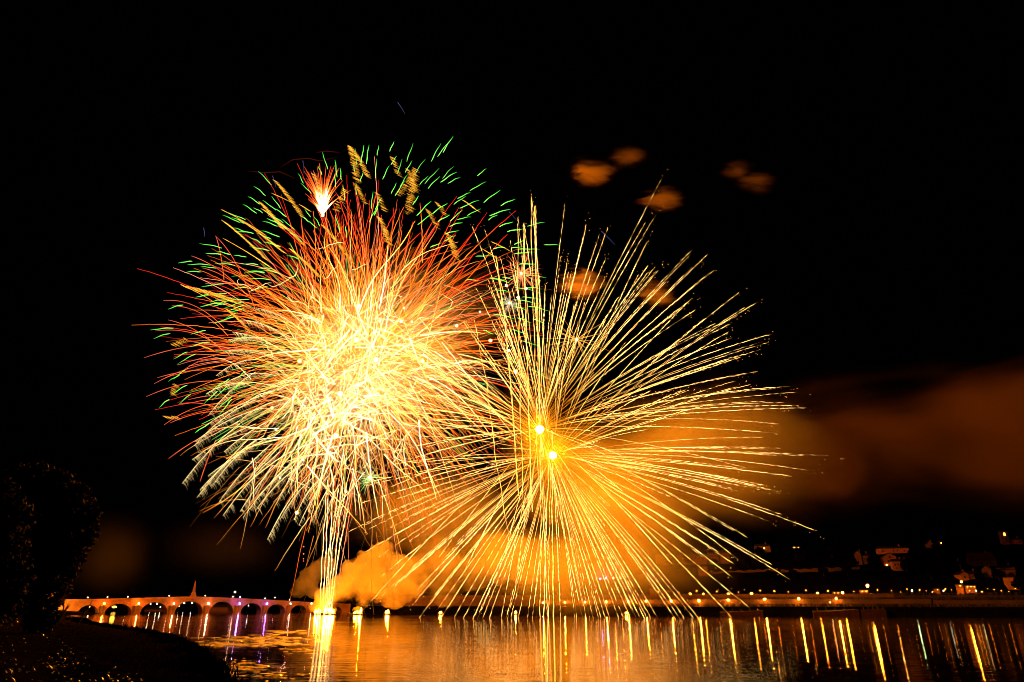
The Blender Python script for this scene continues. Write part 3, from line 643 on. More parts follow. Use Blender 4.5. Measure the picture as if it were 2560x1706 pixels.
# local axes: x along the bridge, y away from the camera (front face y=-5, back y=5)
def parz(s): return np.interp(s, PS, PZ)
def bridge_wall():
    ss = set(np.linspace(S0, S1, 160))
    for a, b, t in ARCH:
        for q in np.linspace(0, 1, 25): ss.add(a + (b - a) * (0.5 - 0.5 * math.cos(math.pi * q)))
    ss = np.array(sorted(ss)); bot = np.full(len(ss), -1.0)
    for a, b, t in ARCH:
        i = (ss > a + 1e-6) & (ss < b - 1e-6); u = (ss[i] - (a + b) / 2) / ((b - a) / 2); bot[i] = np.maximum(t * np.sqrt(np.maximum(0, 1 - u * u)), -1)
    top = parz(ss) - 1.3; n = len(ss); V = []
    for i in range(n):
        V += [(ss[i], -5, bot[i]), (ss[i], -5, top[i]), (ss[i], 5, top[i]), (ss[i], 5, bot[i])]
    Fs = []
    for i in range(n - 1):
        a, b = 4 * i, 4 * i + 4
        Fs += [(a, b, b+1, a+1), (a+1, b+1, b+2, a+2), (a+2, b+2, b+3, a+3), (a+3, b+3, b, a)]
    Fs += [(0, 1, 2, 3), (4*n-4, 4*n-1, 4*n-2, 4*n-3)]
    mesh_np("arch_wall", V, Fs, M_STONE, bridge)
    for y0, y1 in ((-5.35, -4.6), (4.6, 5.35)):
        V = []; Fs = []; sp = np.linspace(S0, S1, 70)
        for s in sp:
            z = parz(s); V += [(s, y0, z - 1.35), (s, y0, z), (s, y1, z), (s, y1, z - 1.35)]
        for i in range(len(sp) - 1):
            a, b = 4*i, 4*i+4; Fs += [(a, b, b+1, a+1), (a+1, b+1, b+2, a+2), (a+2, b+2, b+3, a+3), (a+3, b+3, b, a)]
        Fs += [(0, 1, 2, 3), (4*len(sp)-4, 4*len(sp)-1, 4*len(sp)-2, 4*len(sp)-3)]
        mesh_np("parapet", V, Fs, M_STONE, bridge)
    for a, b, t in ARCH:                    # arch ring of proud voussoirs
        V = []; Fs = []; m_, h_ = (a + b) / 2, (b - a) / 2
        for q in np.linspace(0, math.pi, 25):
            for e in (0.0, 0.75):
                for y in (-5.18, -4.9): V.append((m_ - math.cos(q) * (h_ + e), y, math.sin(q) * (t + e) - 0.2))
        for i in range(24):
            j, k = 4*i, 4*i+4; Fs += [(j, k, k+2, j+2), (j+1, j+3, k+3, k+1), (j+2, k+2, k+3, j+3), (j, j+1, k+1, k)]
        mesh_np("arch_ring", V, Fs, M_STONE, bridge)
bridge_wall()
def bulb_mat(col, e): return lamp_mat("lamp_light", col, e)
FLOOD_C = [((1, 0.22, 0.03), 130), ((1, 0.17, 0.01), 2600), ((1, 0.22, 0.02), 2600), ((1, 0.36, 0.10), 1200), ((1, 0.44, 0.24), 1000), ((0.20, 0.08, 1), 1900), ((0.22, 0.08, 1), 1200), ((1, 0.5, 0.4), 160), ((1, 0.55, 0.45), 180), ((1, 0.5, 0.4), 90)]
FLOOD_N = ["orange", "red", "orange white", "warm white", "pinkish white", "violet blue", "violet", "dim white", "dim pinkish white", "faint white"]
PIER = [(ARCH[i][1], ARCH[i+1][0]) for i in range(len(ARCH) - 1)]
for i, (a, b) in enumerate(PIER):
    c, hw = (a + b) / 2, max((b - a) / 2 - 0.25, 1.4); zt = 5.2
    m = MB()
    m.add([(c-hw,-5.02,-1),(c-hw*0.7,-7.4,-1),(c,-8.6,-1),(c+hw*0.7,-7.4,-1),(c+hw,-5.02,-1)] + [(c-hw,-5.02,zt),(c-hw*0.7,-7.4,zt),(c,-8.6,zt),(c+hw*0.7,-7.4,zt),(c+hw,-5.02,zt)],
          [(0,1,6,5),(1,2,7,6),(2,3,8,7),(3,4,9,8),(9,5,6,7,8)])
    m.add([(c-hw*1.12,-5.03,zt+0.02),(c-hw*0.8,-7.7,zt+0.02),(c,-9.0,zt+0.02),(c+hw*0.8,-7.7,zt+0.02),(c+hw*1.12,-5.03,zt+0.02),(c,-5.04,zt+2.0)], [(0,1,5),(1,2,5),(2,3,5),(3,4,5),(0,4,3,2,1)])
    m.build("cutwater_pier", M_STONE, bridge)
m = MB(); zc = float(parz(br_s(zz(1325, 0)[0]))); sc_ = br_s(zz(1330, 0)[0]); zt = br_z(*zz(1338, 836))
m.lathe([(2.6, zc-2.2), (2.6, zc+0.8), (2.0, zc+1.0), (2.0, zc+2.6), (1.5, zc+2.9), (1.25, zc+3.4), (0.8, zc+(zt-zc)*0.62), (0.35, zt-1.2), (0.5, zt-1.0), (0.12, zt)], 4, (sc_, -4.3))
m.build("obelisk", M_STONE, bridge)
def brw(s, y, z): p = CB + UBR * s - NBR * y; return Vector((p[0], p[1], z))
fx = [PIER[0], PIER[1], PIER[2], PIER[3], PIER[4], PIER[5], PIER[6], PIER[7], PIER[8]]
cols = [FLOOD_C[1], FLOOD_C[2], FLOOD_C[3], FLOOD_C[4], FLOOD_C[5], FLOOD_C[6], FLOOD_C[7], FLOOD_C[8], FLOOD_C[9]]
nmz = [FLOOD_N[k] for k in (1, 2, 3, 4, 5, 6, 7, 8, 9)]
ORD = ["first", "second", "third", "fourth", "fifth", "sixth", "seventh", "eighth", "ninth", "tenth", "eleventh", "twelfth", "thirteenth", "fourteenth", "fifteenth", "sixteenth"]
for i, ((a, b), (col, e)) in enumerate(zip(fx, cols)):
    c = (a + b) / 2; base = brw(c, -8.6, 6.2)
    r = empty("floodlight", base, f"{nmz[i]} floodlight on top of the {ORD[i]} bridge pier from the left", "floodlight", "floodlights on the bridge piers", brot)
    MB().box(-0.5, 0.5, -0.35, 0.35, -0.9, 0.0).box(-0.08, 0.08, -0.08, 0.08, 0.0, 0.35).build("bracket", M_IRON, r)
    ball("bulb", (0, 0, 0.75), 0.42, bulb_mat(col, e * 0.5), r)
    if i in (3, 4, 5, 2):                   # second lamp washing the next spandrel
        pass
# lamps standing on the parapet, the far-side street lamps glimpsed through the arches
M_WARM = bulb_mat((1.0, 0.62, 0.25), 26); M_YEL = bulb_mat((1.0, 0.55, 0.08), 40); M_NEUT = bulb_mat((1.0, 0.8, 0.55), 22)
def street_lamp(base, hgt, m, lab, grp, r=0.3, head=True):
    o = empty("street_lamp", base, lab, "street lamp", grp)
    MB().lathe([(0.16, 0), (0.12, 0.6), (0.07, 0.8), (0.06, hgt - 0.3)], 8).build("post", M_IRON, o)
    if head: MB().lathe([(r * 2.6, hgt + r + 0.02), (r * 1.4, hgt + r + 0.16), (0.05, hgt + r + 0.35)], 10).build("shield_cap", M_IRON, o)  # cap spread wide to block lamp light going up into the smoke
    ball("bulb", (0, 0, hgt), r, m, o)
    return o
for i, (x, y) in enumerate(((598,952),(735,950),(875,955),(1162,942),(1412,939),(1605,949),(1655,950),(1830,959),(1898,953),(2000,968))):
    px, py = zz(x, y); s = br_s(px); zb = float(parz(s)); zl = br_z(px, py)
    street_lamp(brw(s, -4.9, zb), max(zl - zb, 1.0), M_NEUT, f"slim street lamp on the bridge parapet, {ORD[i]} from the left", "street lamps on the bridge", 0.26)
px, py = zz(1647, 916); s = br_s(px)
street_lamp(brw(s, 4.9, float(parz(s))), br_z(px, py) - float(parz(s)) + 0.3, bulb_mat((1, 0.6, 0.2), 40), "tall street lamp standing well above the others on the bridge", "street lamps on the bridge", 0.5)
for i, (x, y, w, r) in enumerate(((620,1018,"first",0.4),(1042,998,"third",0.4),(1087,996,"third, close beside its twin",0.4),(1110,1018,"third, lowest",0.3),(1275,992,"fourth, left one",0.45),(1328,991,"fourth, right one",0.5),(1240,1012,"fourth, lowest",0.22),(1720,1010,"sixth",0.25))):
    px, py = zz(x, y); p = at(px, py, 760)
    street_lamp((p.x, p.y, -0.5), p.z + 0.5, M_NEUT if i != 0 else M_WARM, f"distant street lamp seen through the {w} bridge arch", "lamps beyond the bridge", r)
px, py = zz(791, 1018); p = at(px, py, 700)
m = MB().box(-3.2, 3.2, -0.3, 0.3, -0.9, 0.9)
o = empty("lit_sign", (p.x, p.y, 0), "wide yellow lamp panel on a post seen through the second bridge arch", "light panel")
MB().tube([(0,0,-0.5),(0,0,p.z-0.8)], [0.2, 0.15]).build("post", M_IRON, o)
V, Fq = ICO1; mesh_np("lamp_panel", V * np.array((2.4, 0.5, 0.95)), Fq, bulb_mat((1.0, 0.55, 0.05), 6), o, None, True, (0, 0, p.z))
# distant town beyond the bridge
for i, (x0, x1, y0, y1, lab) in enumerate(((1440,1600,1000,1040,"low dark riverside house glimpsed through the fifth bridge arch"),(1000,1160,1015,1045,"low dark riverside shed glimpsed through the third bridge arch"))):
    pa, pb = at(*zz(x0, y1), 790), at(*zz(x1, y0), 790)
    h_ = empty("riverside_house", ((pa.x+pb.x)/2, 790, 0), lab, "house"); w = (pb.x - pa.x) / 2
    MB().box(-w, w, 0, 8, -1, pb.z - 3).build("wall", M_PLASTER2, h_)
    MB().add([(-w-.4,-.4,pb.z-3),(w+.4,-.4,pb.z-3),(w+.4,8.4,pb.z-3),(-w-.4,8.4,pb.z-3),(-w-.4,4,pb.z),(w+.4,4,pb.z)], [(0,1,5,4),(2,3,4,5),(0,4,3),(1,2,5),(0,3,2,1)]).build("roof", M_ROOF, h_)
# abutment at the left end and its lamp
pa = brw(S0 - 6, 0, 0)
ab = empty("abutment_wall", pa, "yellow lit masonry abutment wall at the left end of the bridge", "wall", None, brot)
MB().box(-13, 5.9, -5.6, 5.6, -1, PZ[0] - 0.9).build("masonry", M_STONE, ab)
MB().box(-13, 5.9, -6.0, -5.2, PZ[0] - 0.895, PZ[0] + 0.1).build("coping", M_STONE, ab)
pl = brw(S0 - 4, -16, 0); pl.z = float(bank_z(pl.x, pl.y))
street_lamp(pl, 5.0, bulb_mat((1.0, 0.38, 0.03), 9000), "short lamp on the bank lighting the bridge abutment", "lamps on the left bank", 0.4)
p = at(118, 1515, 500); p.z = float(bank_z(p.x, p.y))
street_lamp(p, 4.6, bulb_mat((1.0, 0.36, 0.03), 1500), "short lamp on the bank beside the narrow lit house", "lamps on the left bank", 0.35)

# ------------------------------------------------------------------ quay on the far bank
qrot = math.atan2(UB[1], UB[0])
def bq(px, d, z=0.0): p = bank_xy(bank_s(px, d), d); return Vector((p[0], p[1], z))
def long_wall(px0, px1, d, z0, z1, label, seed, coping=True, z0b=None, z1b=None, m=M_QUAY):
    s0, s1 = bank_s(px0, d), bank_s(px1, d); p = bank_xy(s0, d); L = s1 - s0; z0b = z0 if z0b is None else z0b; z1b = z1 if z1b is None else z1b
    o = empty("quay_wall", (p[0], p[1], 0), label, "wall", "stone walls of the quay", qrot)
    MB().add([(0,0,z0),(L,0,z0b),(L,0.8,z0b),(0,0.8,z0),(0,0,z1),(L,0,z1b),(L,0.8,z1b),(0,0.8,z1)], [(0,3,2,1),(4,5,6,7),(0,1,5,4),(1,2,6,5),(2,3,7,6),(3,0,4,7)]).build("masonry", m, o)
    if coping: MB().add([(0,-.25,z1+.004),(L,-.25,z1b+.004),(L,1.0,z1b+.004),(0,1.0,z1+.004),(0,-.25,z1+.4),(L,-.25,z1b+.4),(L,1.0,z1b+.4),(0,1.0,z1+.4)], [(0,3,2,1),(4,5,6,7),(0,1,5,4),(1,2,6,5),(2,3,7,6),(3,0,4,7)]).build("coping", m, o)
    return o
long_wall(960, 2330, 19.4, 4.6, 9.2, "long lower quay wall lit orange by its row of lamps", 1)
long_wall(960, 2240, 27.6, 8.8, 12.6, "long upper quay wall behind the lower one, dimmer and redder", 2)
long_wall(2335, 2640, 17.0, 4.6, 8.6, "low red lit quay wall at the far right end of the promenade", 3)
M_LAMP = bulb_mat((1.0, 0.28, 0.012), 2600); M_LAMPUP = bulb_mat((1.0, 0.24, 0.01), 700); M_GREEN = bulb_mat((0.75, 1.0, 0.4), 60)
LOW = [(1358,1507),(1412,1506.5),(1463,1506),(1516,1505),(1571,1504),(1616,1504),(1679,1503),(1748,1502),(1822,1500.5),(1913,1498.5),(1999,1497),(2093,1496.5)]
for i, (x, y) in enumerate(LOW):
    b = bq(x, 16.5, 5.2); z = at(x, y, b.y).z
    street_lamp(b, max(z - b.z, 1.6), M_LAMP, f"bright orange quay lamp before the lower wall, {ORD[i]} from the left in its row", "lamps along the lower quay", 0.36)
UP = [(1728,1488.5,1),(1762,1487.5,1),(1824,1486,1),(1882,1485,1.3),(2048,1483,1.1),(2111,1482.5,1.5)]
for i, (x, y, q) in enumerate(UP):
    b = bq(x, 33, 0); b.z = float(far_z(b.x, b.y)); z = at(x, y, b.y).z
    street_lamp(b, max(z - b.z, 1.6), M_LAMPUP, f"orange street lamp above the upper wall, {ORD[i]} from the left in its row", "lamps along the upper street", 0.34 * q)
for x, y, m, r, lab in ((2287,1477,M_GREEN,0.4,"lone greenish white street lamp between the kiosk and the right hand shops"),(2416,1455,M_LAMPUP,0.5,"orange street lamp standing over the two lit shop fronts"),(2177,1465,M_LAMPUP,0.75,"tall starry orange lamp rising over the lit kiosk"),
                        (2448,1477,M_NEUT,0.3,"small white lamp at the right edge of the lit shops"),(2366,1477,M_NEUT,0.3,"small white lamp left of the lit shops"),(2076,1506,M_NEUT,0.2,"tiny white lamp low among the quay crowd")):
    b = bq(x, 12 if y > 1500 else 36, 0); b.z = float(far_z(b.x, b.y)); z = at(x, y, b.y).z
    street_lamp(b, max(z - b.z, 1.4), m, lab, "single lamps on the far bank", r)
for i, x in enumerate((1395,1440,1490,1535,1590,1648,1700,1745,1795,1850,1905,1940,1975,2020,2075,2140,2200,2235)):
    b = bq(x, 35 + (i * 7 % 5), 0); b.z = float(far_z(b.x, b.y))
    street_lamp(b, 2.6 + (i * 5 % 3) * 0.5, bulb_mat((1.0, 0.26, 0.01), 40 + 30 * (i % 3)), f"small dim orange lamp on the upper street, {(ORD + ['seventeenth','eighteenth'])[i]} from the left among the dim ones", "dim lamps on the upper street", 0.11 + 0.05 * (i % 3))
for i, (x, d) in enumerate(((2258,36),(2275,40),(2306,34),(2322,38),(2338,37),(2372,44),(2386,36),(2432,37),(2462,36),(2478,44),(2494,36),(2512,38),(2530,36),(2548,37))):
    b = bq(x, d, 0); b.z = float(far_z(b.x, b.y))
    street_lamp(b, 2.2 + (i * 3 % 4) * 0.6, bulb_mat((1.0, 0.24, 0.01), 22 + 14 * (i % 3)), f"small warm lamp at the street's far right end, {ORD[i]} from its left", "warm lamps at the right end of the street", 0.12 + 0.05 * (i % 3))
# kiosks and stalls on the upper street
def stall(px0, px1, y0, y1, lab, e=2.2, d=34):
    a, b = bq(px0, d), bq(px1, d); c = (a + b) / 2; zb = float(far_z(c.x, c.y)) - 0.05; w = (b - a).length / 2
    zt = max(at((px0+px1)/2, y0, c.y).z, zb + 1.8)
    o = empty("kiosk", (c.x, c.y, zb), lab, "kiosk", "lit kiosks on the upper street", qrot)
    MB().box(-w, w, 0.9, 2.8, 0, zt - zb - 0.3).build("back_wall", M_PLASTER, o)
    MB().box(-w, w, -0.6, 0.8, 0, 0.9).build("counter", M_WOOD, o)
    MB().add([(-w-.3,-1.4,zt-zb-.45),(w+.3,-1.4,zt-zb-.45),(w+.3,3,zt-zb),(-w-.3,3,zt-zb),(-w-.3,-1.4,zt-zb-.3),(w+.3,-1.4,zt-zb-.3),(w+.3,3,zt-zb+.15),(-w-.3,3,zt-zb+.15)], [(0,3,2,1),(4,5,6,7),(0,1,5,4),(1,2,6,5),(2,3,7,6),(3,0,4,7)]).build("awning", M_TILE, o)
    for k in range(max(1, int(w))):
        V, Fq = ICO1; mesh_np("bulb", V * 0.24, Fq, bulb_mat((1.0, 0.36, 0.03), 14 * e), o, None, True, (-w + (k + 0.5) * 2 * w / max(1, int(w)), -0.3, zt - zb - 0.75))
stall(2156, 2176, 1476, 1484, "bright yellow lit kiosk under the tall starry lamp", 2.0)
stall(2086, 2104, 1480, 1485, "low lit kiosk left of the brightest upper street lamp", 0.8)
stall(2402, 2419, 1462, 1478, "left one of the two bright shop stalls at the right", 2.0, 40)
stall(2424, 2450, 1464, 1477, "right one of the two bright shop stalls at the right", 2.2, 40)
stall(2345, 2358, 1472, 1477, "tiny lit kiosk left of the two bright shop stalls", 0.7, 38)
# the crowd watching from the quay: nobody could count it
def crowd():
    m = MB(); body = [(0.16, 0), (0.2, 0.75), (0.27, 0.95), (0.30, 1.35), (0.12, 1.48), (0.14, 1.56), (0.15, 1.7), (0.03, 1.8)]
    for k in range(2300):
        if k < 900: x = nr.uniform(1330, 2330); d = nr.uniform(9.2, 13.0)
        elif k < 1250: x = nr.uniform(2200, 2560); d = nr.uniform(22, 34)
        elif k < 1500: x = nr.uniform(2180, 2560); d = nr.uniform(8, 14)
        else: x = nr.uniform(1330, 2330) if k < 2000 else nr.uniform(1700, 2240); d = nr.uniform(20.6, 26) if k < 2000 else nr.uniform(28.7, 32)
        p = bq(x, d); z = float(far_z(p.x, p.y)); h = nr.uniform(0.88, 1.12)
        m.lathe([(r, z + q * h) for r, q in body], 5, (p.x, p.y))
    tag(m.build("crowd", M_CLOTH), "dense crowd of spectators standing along the lamplit quay", "crowd", None, "stuff")
crowd()
# low landing stages at the water's edge
for i, (x0, x1, y0, y1, lab) in enumerate(((1797,1905,1527,1538,"long dull red landing stage at the water, left one"),(2030,2144,1524,1533,"sloping dull red landing stage in the middle of the quay front"),(2151,2212,1523,1533,"short dull red landing stage, right one, with a block end"))):
    a, b = bq(x0, -3), bq(x1, -3); L = (b - a).length; zt = max(1.2, at((x0+x1)/2, y0, a.y).z)
    o = empty("landing_stage", (a.x, a.y, 0), lab, "landing stage", "landing stages along the quay", qrot)
    MB().add([(0,0,-1),(L,0,-1),(L,6,-1),(0,6,-1),(0,0,zt*(0.45 if i < 2 else .95)),(L,0,zt),(L,6,zt+.2),(0,6,zt*.8)], [(0,3,2,1),(4,5,6,7),(0,1,5,4),(1,2,6,5),(2,3,7,6),(3,0,4,7)]).build("stone_ramp", M_RAMP, o)
    mb = MB()
    for q in np.linspace(0.1, 0.9, 5): mb2 = MB().lathe([(0.2, 0.5*zt), (0.2, zt + 0.9), (0.28, zt + 0.95), (0.28, zt + 1.1)], 8, (L * q, 1.0)); mb2.build("bollard", M_IRON, o)

# ------------------------------------------------------------------ houses on the hillside
def house(px0, px1, py_base, py_eave, lab, roof="eave", rise=0.5, depth=9.0, win=(), wall=M_PLASTER, rf=M_ROOF, yaw=0.0, chimney=True, name="house", door=False, Y=None, lit=None):
    pxc = (px0 + px1) / 2; b = hit(pxc, py_base) if Y is None else at(pxc, py_base, Y); q = mpp(pxc, py_base, b.y)
    w = (px1 - px0) * q / 2; h = max((py_base - py_eave) * q, 2.2)
    o = empty(name, b, lab, "house" if name == "house" else name.replace("_", " "), "houses on the hillside" if name == "house" else None, -math.atan2(b.x, b.y) * 0.55 + yaw)
    r = rise * (w if roof == "gable" else depth / 2)
    if roof == "gable":                    # gable end towards the river
        MB().add([(-w,0,-3),(w,0,-3),(w,depth,-3),(-w,depth,-3),(-w,0,h),(w,0,h),(w,depth,h),(-w,depth,h),(0,0,h+r),(0,depth,h+r)],
                 [(0,1,5,8,4),(1,2,6,5),(2,3,7,9,6),(3,0,4,7),(0,3,2,1),(4,8,9,7),(8,5,6,9)]).build("wall", wall, o)
        e = 0.35; k = 0.22
        for sgn in (-1, 1):
            z0 = h - e * r / w
            MB().add([(sgn*(w+e),-e,z0+.05),(0,-e,h+r+.05),(0,depth+e,h+r+.05),(sgn*(w+e),depth+e,z0+.05),(sgn*(w+e),-e,z0+.05+k),(0,-e,h+r+.05+k),(0,depth+e,h+r+.05+k),(sgn*(w+e),depth+e,z0+.05+k)],
                     [(0,3,2,1),(4,5,6,7),(0,1,5,4),(1,2,6,5),(2,3,7,6),(3,0,4,7)]).build("roof", rf, o)
    elif roof == "eave":
        MB().box(-w, w, 0, depth, -3, h).build("wall", wall, o)
        e = 0.4
        MB().add([(-w-e,-e,h+.02),(w+e,-e,h+.02),(w+e,depth+e,h+.02),(-w-e,depth+e,h+.02),(-w*.96,depth/2,h+r),(w*.96,depth/2,h+r)], [(0,1,5,4),(2,3,4,5),(3,0,4),(1,2,5),(0,3,2,1)]).build("roof", rf, o)
    else:
        MB().box(-w, w, 0, depth, -3, h).build("wall", wall, o)
        MB().box(-w-.2, w+.2, -.2, depth+.2, h+.003, h+.5).build("roof", rf, o)
    if chimney and roof != "flat":
        MB().box(w*.45, w*.45+.9, depth*.5-.5, depth*.5+.5, h, h+r+1.3).build("chimney", wall, o)
    for (fx_, fz, ww, wh) in win:
        cx, cz = (fx_ - 0.5) * 2 * w, fz * h
        mm = M_DARK if not lit or (fx_, fz) not in lit else bulb_mat((1.0, 0.45, 0.06), 5)
        f = MB().box(cx-ww/2-.12, cx+ww/2+.12, -.09, -.003, cz-wh/2-.12, cz+wh/2+.12).build("window", wall, o)
        MB().box(cx-ww/2, cx+ww/2, -.13, -.093, cz-wh/2, cz+wh/2).build("pane", mm, f)
    if door: MB().box(-.6, .6, -.08, -.003, 0, 2.1).build("door", M_DARK, o)
    return o
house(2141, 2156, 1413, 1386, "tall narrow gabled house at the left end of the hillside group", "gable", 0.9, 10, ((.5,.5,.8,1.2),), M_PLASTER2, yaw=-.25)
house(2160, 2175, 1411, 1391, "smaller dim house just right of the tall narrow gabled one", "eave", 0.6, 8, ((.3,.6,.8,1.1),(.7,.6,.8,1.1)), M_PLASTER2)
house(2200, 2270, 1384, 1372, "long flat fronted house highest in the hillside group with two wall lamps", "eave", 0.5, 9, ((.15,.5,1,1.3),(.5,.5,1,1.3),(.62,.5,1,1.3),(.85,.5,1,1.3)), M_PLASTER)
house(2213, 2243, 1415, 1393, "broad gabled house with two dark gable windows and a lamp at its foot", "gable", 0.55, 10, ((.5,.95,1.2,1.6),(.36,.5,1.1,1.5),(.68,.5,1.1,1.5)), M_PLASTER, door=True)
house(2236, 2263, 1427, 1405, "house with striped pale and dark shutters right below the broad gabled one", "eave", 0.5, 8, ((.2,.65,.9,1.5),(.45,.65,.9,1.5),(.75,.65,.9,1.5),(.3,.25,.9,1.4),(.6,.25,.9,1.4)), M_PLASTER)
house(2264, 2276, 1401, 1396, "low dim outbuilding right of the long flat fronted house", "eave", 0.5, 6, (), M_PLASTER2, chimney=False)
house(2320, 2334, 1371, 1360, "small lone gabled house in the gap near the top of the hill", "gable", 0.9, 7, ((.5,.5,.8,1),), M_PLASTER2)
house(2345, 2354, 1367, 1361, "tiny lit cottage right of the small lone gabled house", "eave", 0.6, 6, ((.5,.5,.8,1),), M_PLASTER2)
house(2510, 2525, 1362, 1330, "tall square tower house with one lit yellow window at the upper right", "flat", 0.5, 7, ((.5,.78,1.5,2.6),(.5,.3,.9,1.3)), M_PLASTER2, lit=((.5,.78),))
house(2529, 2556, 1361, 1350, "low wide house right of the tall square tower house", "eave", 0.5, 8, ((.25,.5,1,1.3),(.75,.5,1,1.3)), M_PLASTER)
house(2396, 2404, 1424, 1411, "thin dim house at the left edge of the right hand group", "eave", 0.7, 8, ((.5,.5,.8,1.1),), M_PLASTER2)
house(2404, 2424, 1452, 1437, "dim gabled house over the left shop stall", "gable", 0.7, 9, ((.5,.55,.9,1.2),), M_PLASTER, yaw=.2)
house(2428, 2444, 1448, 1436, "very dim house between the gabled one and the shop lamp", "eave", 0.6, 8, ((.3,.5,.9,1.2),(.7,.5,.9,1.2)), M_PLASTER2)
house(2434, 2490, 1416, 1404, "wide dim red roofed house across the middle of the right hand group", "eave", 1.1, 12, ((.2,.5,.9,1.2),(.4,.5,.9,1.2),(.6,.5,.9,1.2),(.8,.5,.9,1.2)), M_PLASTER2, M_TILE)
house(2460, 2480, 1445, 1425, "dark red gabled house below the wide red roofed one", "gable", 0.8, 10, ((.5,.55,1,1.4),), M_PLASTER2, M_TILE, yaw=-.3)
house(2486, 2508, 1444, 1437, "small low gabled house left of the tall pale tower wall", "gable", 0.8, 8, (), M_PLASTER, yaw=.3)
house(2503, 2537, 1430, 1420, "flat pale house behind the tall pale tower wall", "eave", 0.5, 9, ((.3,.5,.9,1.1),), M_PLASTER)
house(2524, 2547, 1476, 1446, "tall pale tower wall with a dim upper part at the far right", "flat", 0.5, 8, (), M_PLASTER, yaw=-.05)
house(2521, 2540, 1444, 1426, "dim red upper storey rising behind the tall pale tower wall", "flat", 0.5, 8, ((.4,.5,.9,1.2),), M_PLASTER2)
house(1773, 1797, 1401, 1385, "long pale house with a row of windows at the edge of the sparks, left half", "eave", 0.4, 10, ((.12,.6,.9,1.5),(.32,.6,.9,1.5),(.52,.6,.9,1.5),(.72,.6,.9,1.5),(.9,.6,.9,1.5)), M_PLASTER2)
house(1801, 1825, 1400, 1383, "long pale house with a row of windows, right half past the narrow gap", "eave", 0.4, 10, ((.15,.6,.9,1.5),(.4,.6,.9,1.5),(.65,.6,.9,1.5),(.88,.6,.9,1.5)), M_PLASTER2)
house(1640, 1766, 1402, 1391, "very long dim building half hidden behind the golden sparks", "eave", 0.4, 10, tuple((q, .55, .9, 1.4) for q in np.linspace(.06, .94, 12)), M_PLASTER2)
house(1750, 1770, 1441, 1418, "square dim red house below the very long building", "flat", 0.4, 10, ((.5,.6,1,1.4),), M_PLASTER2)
house(1890, 1925, 1372, 1368, "low dim house far up on the dark ridge with a red lamp", "eave", 0.5, 8, ((.5,.5,1,1.1),), M_PLASTER2)
# royal facade lit violet and orange, with an open loggia
cs = hit(1525, 1447); q = mpp(1525, 1447, cs.y); w, h = 36 * q, 38 * q
o = empty("castle", cs, "castle facade with arcaded loggia lit violet at left and orange at right", "castle", None, 0)
m = MB().box(-w, w, 0, 14, -3, h * .8); m.build("wall", M_PLASTER, o)
MB().add([(-w-.5,-.5,h*.8+.03),(w+.5,-.5,h*.8+.03),(w+.5,14.5,h*.8+.03),(-w-.5,14.5,h*.8+.03),(-w+4,7,h*1.2),(w-4,7,h*1.2)], [(0,1,5,4),(2,3,4,5),(3,0,4),(1,2,5),(0,3,2,1)]).build("roof", M_ROOF, o)
for r_ in range(2):
    for k in range(7):
        cx = -w + (k + .5) * 2 * w / 7; z0 = h * (.08 + .36 * r_); V = [(cx-1, -.06, z0), (cx+1, -.06, z0)] + [(cx + math.cos(a), -.06, z0 + 2 + math.sin(a)) for a in np.linspace(0, math.pi, 8)]
        MB().add(V + [(x, -.003, z) for x, y, z in V], [tuple(range(10)), ] + [(i, i+10, (i+1) % 10 + 10, (i+1) % 10) for i in range(10)]).build("arched_window", M_DARK, o)
for k, (dx, col) in enumerate(((-.75, (0.28, 0.12, 1.0)), (-.35, (0.35, 0.15, 1.0)), (.15, (1.0, 0.35, 0.05)), (.65, (1.0, 0.22, 0.03)))):
    p = cs + Vector((dx * w, -7, 0)); p.z = float(far_z(p.x, p.y))
    r = empty("floodlight", p, ["violet floodlight at the left foot of the castle facade", "violet floodlight left of the middle of the castle facade", "orange floodlight right of the middle of the castle facade", "red orange floodlight at the right foot of the castle facade"][k], "floodlight", "floodlights before the castle")
    MB().box(-.4, .4, -.4, -.1, 0, .9).build("housing", M_IRON, r); ball("bulb", (0, .25, 1.0), .4, bulb_mat(col, 420), r)
# church with a spire
cs = hit(1638, 1490); q = mpp(1638, 1490, cs.y)
o = empty("church", cs, "small church with a pointed spire rising behind the quay among the sparks", "church", None, 0)
MB().box(-3, 3, 0, 6, -3, 16 * q).build("tower", M_PLASTER2, o)
MB().lathe([(4.1, 16 * q + .02), (3.6, 17 * q), (.15, 30 * q)], 8, (0, 3)).build("spire", M_ROOF, o)
MB().add([(3.01,1,-3),(14,1,-3),(14,9,-3),(3.01,9,-3),(3.01,1,9*q),(14,1,9*q),(14,9,9*q),(3.01,9,9*q),(3.01,5,14*q),(14,5,14*q)], [(0,1,5,4),(1,2,6,9,5),(2,3,7,6),(3,0,4,8,7),(0,3,2,1),(4,5,9,8),(6,7,8,9)]).build("nave", M_PLASTER2, o)
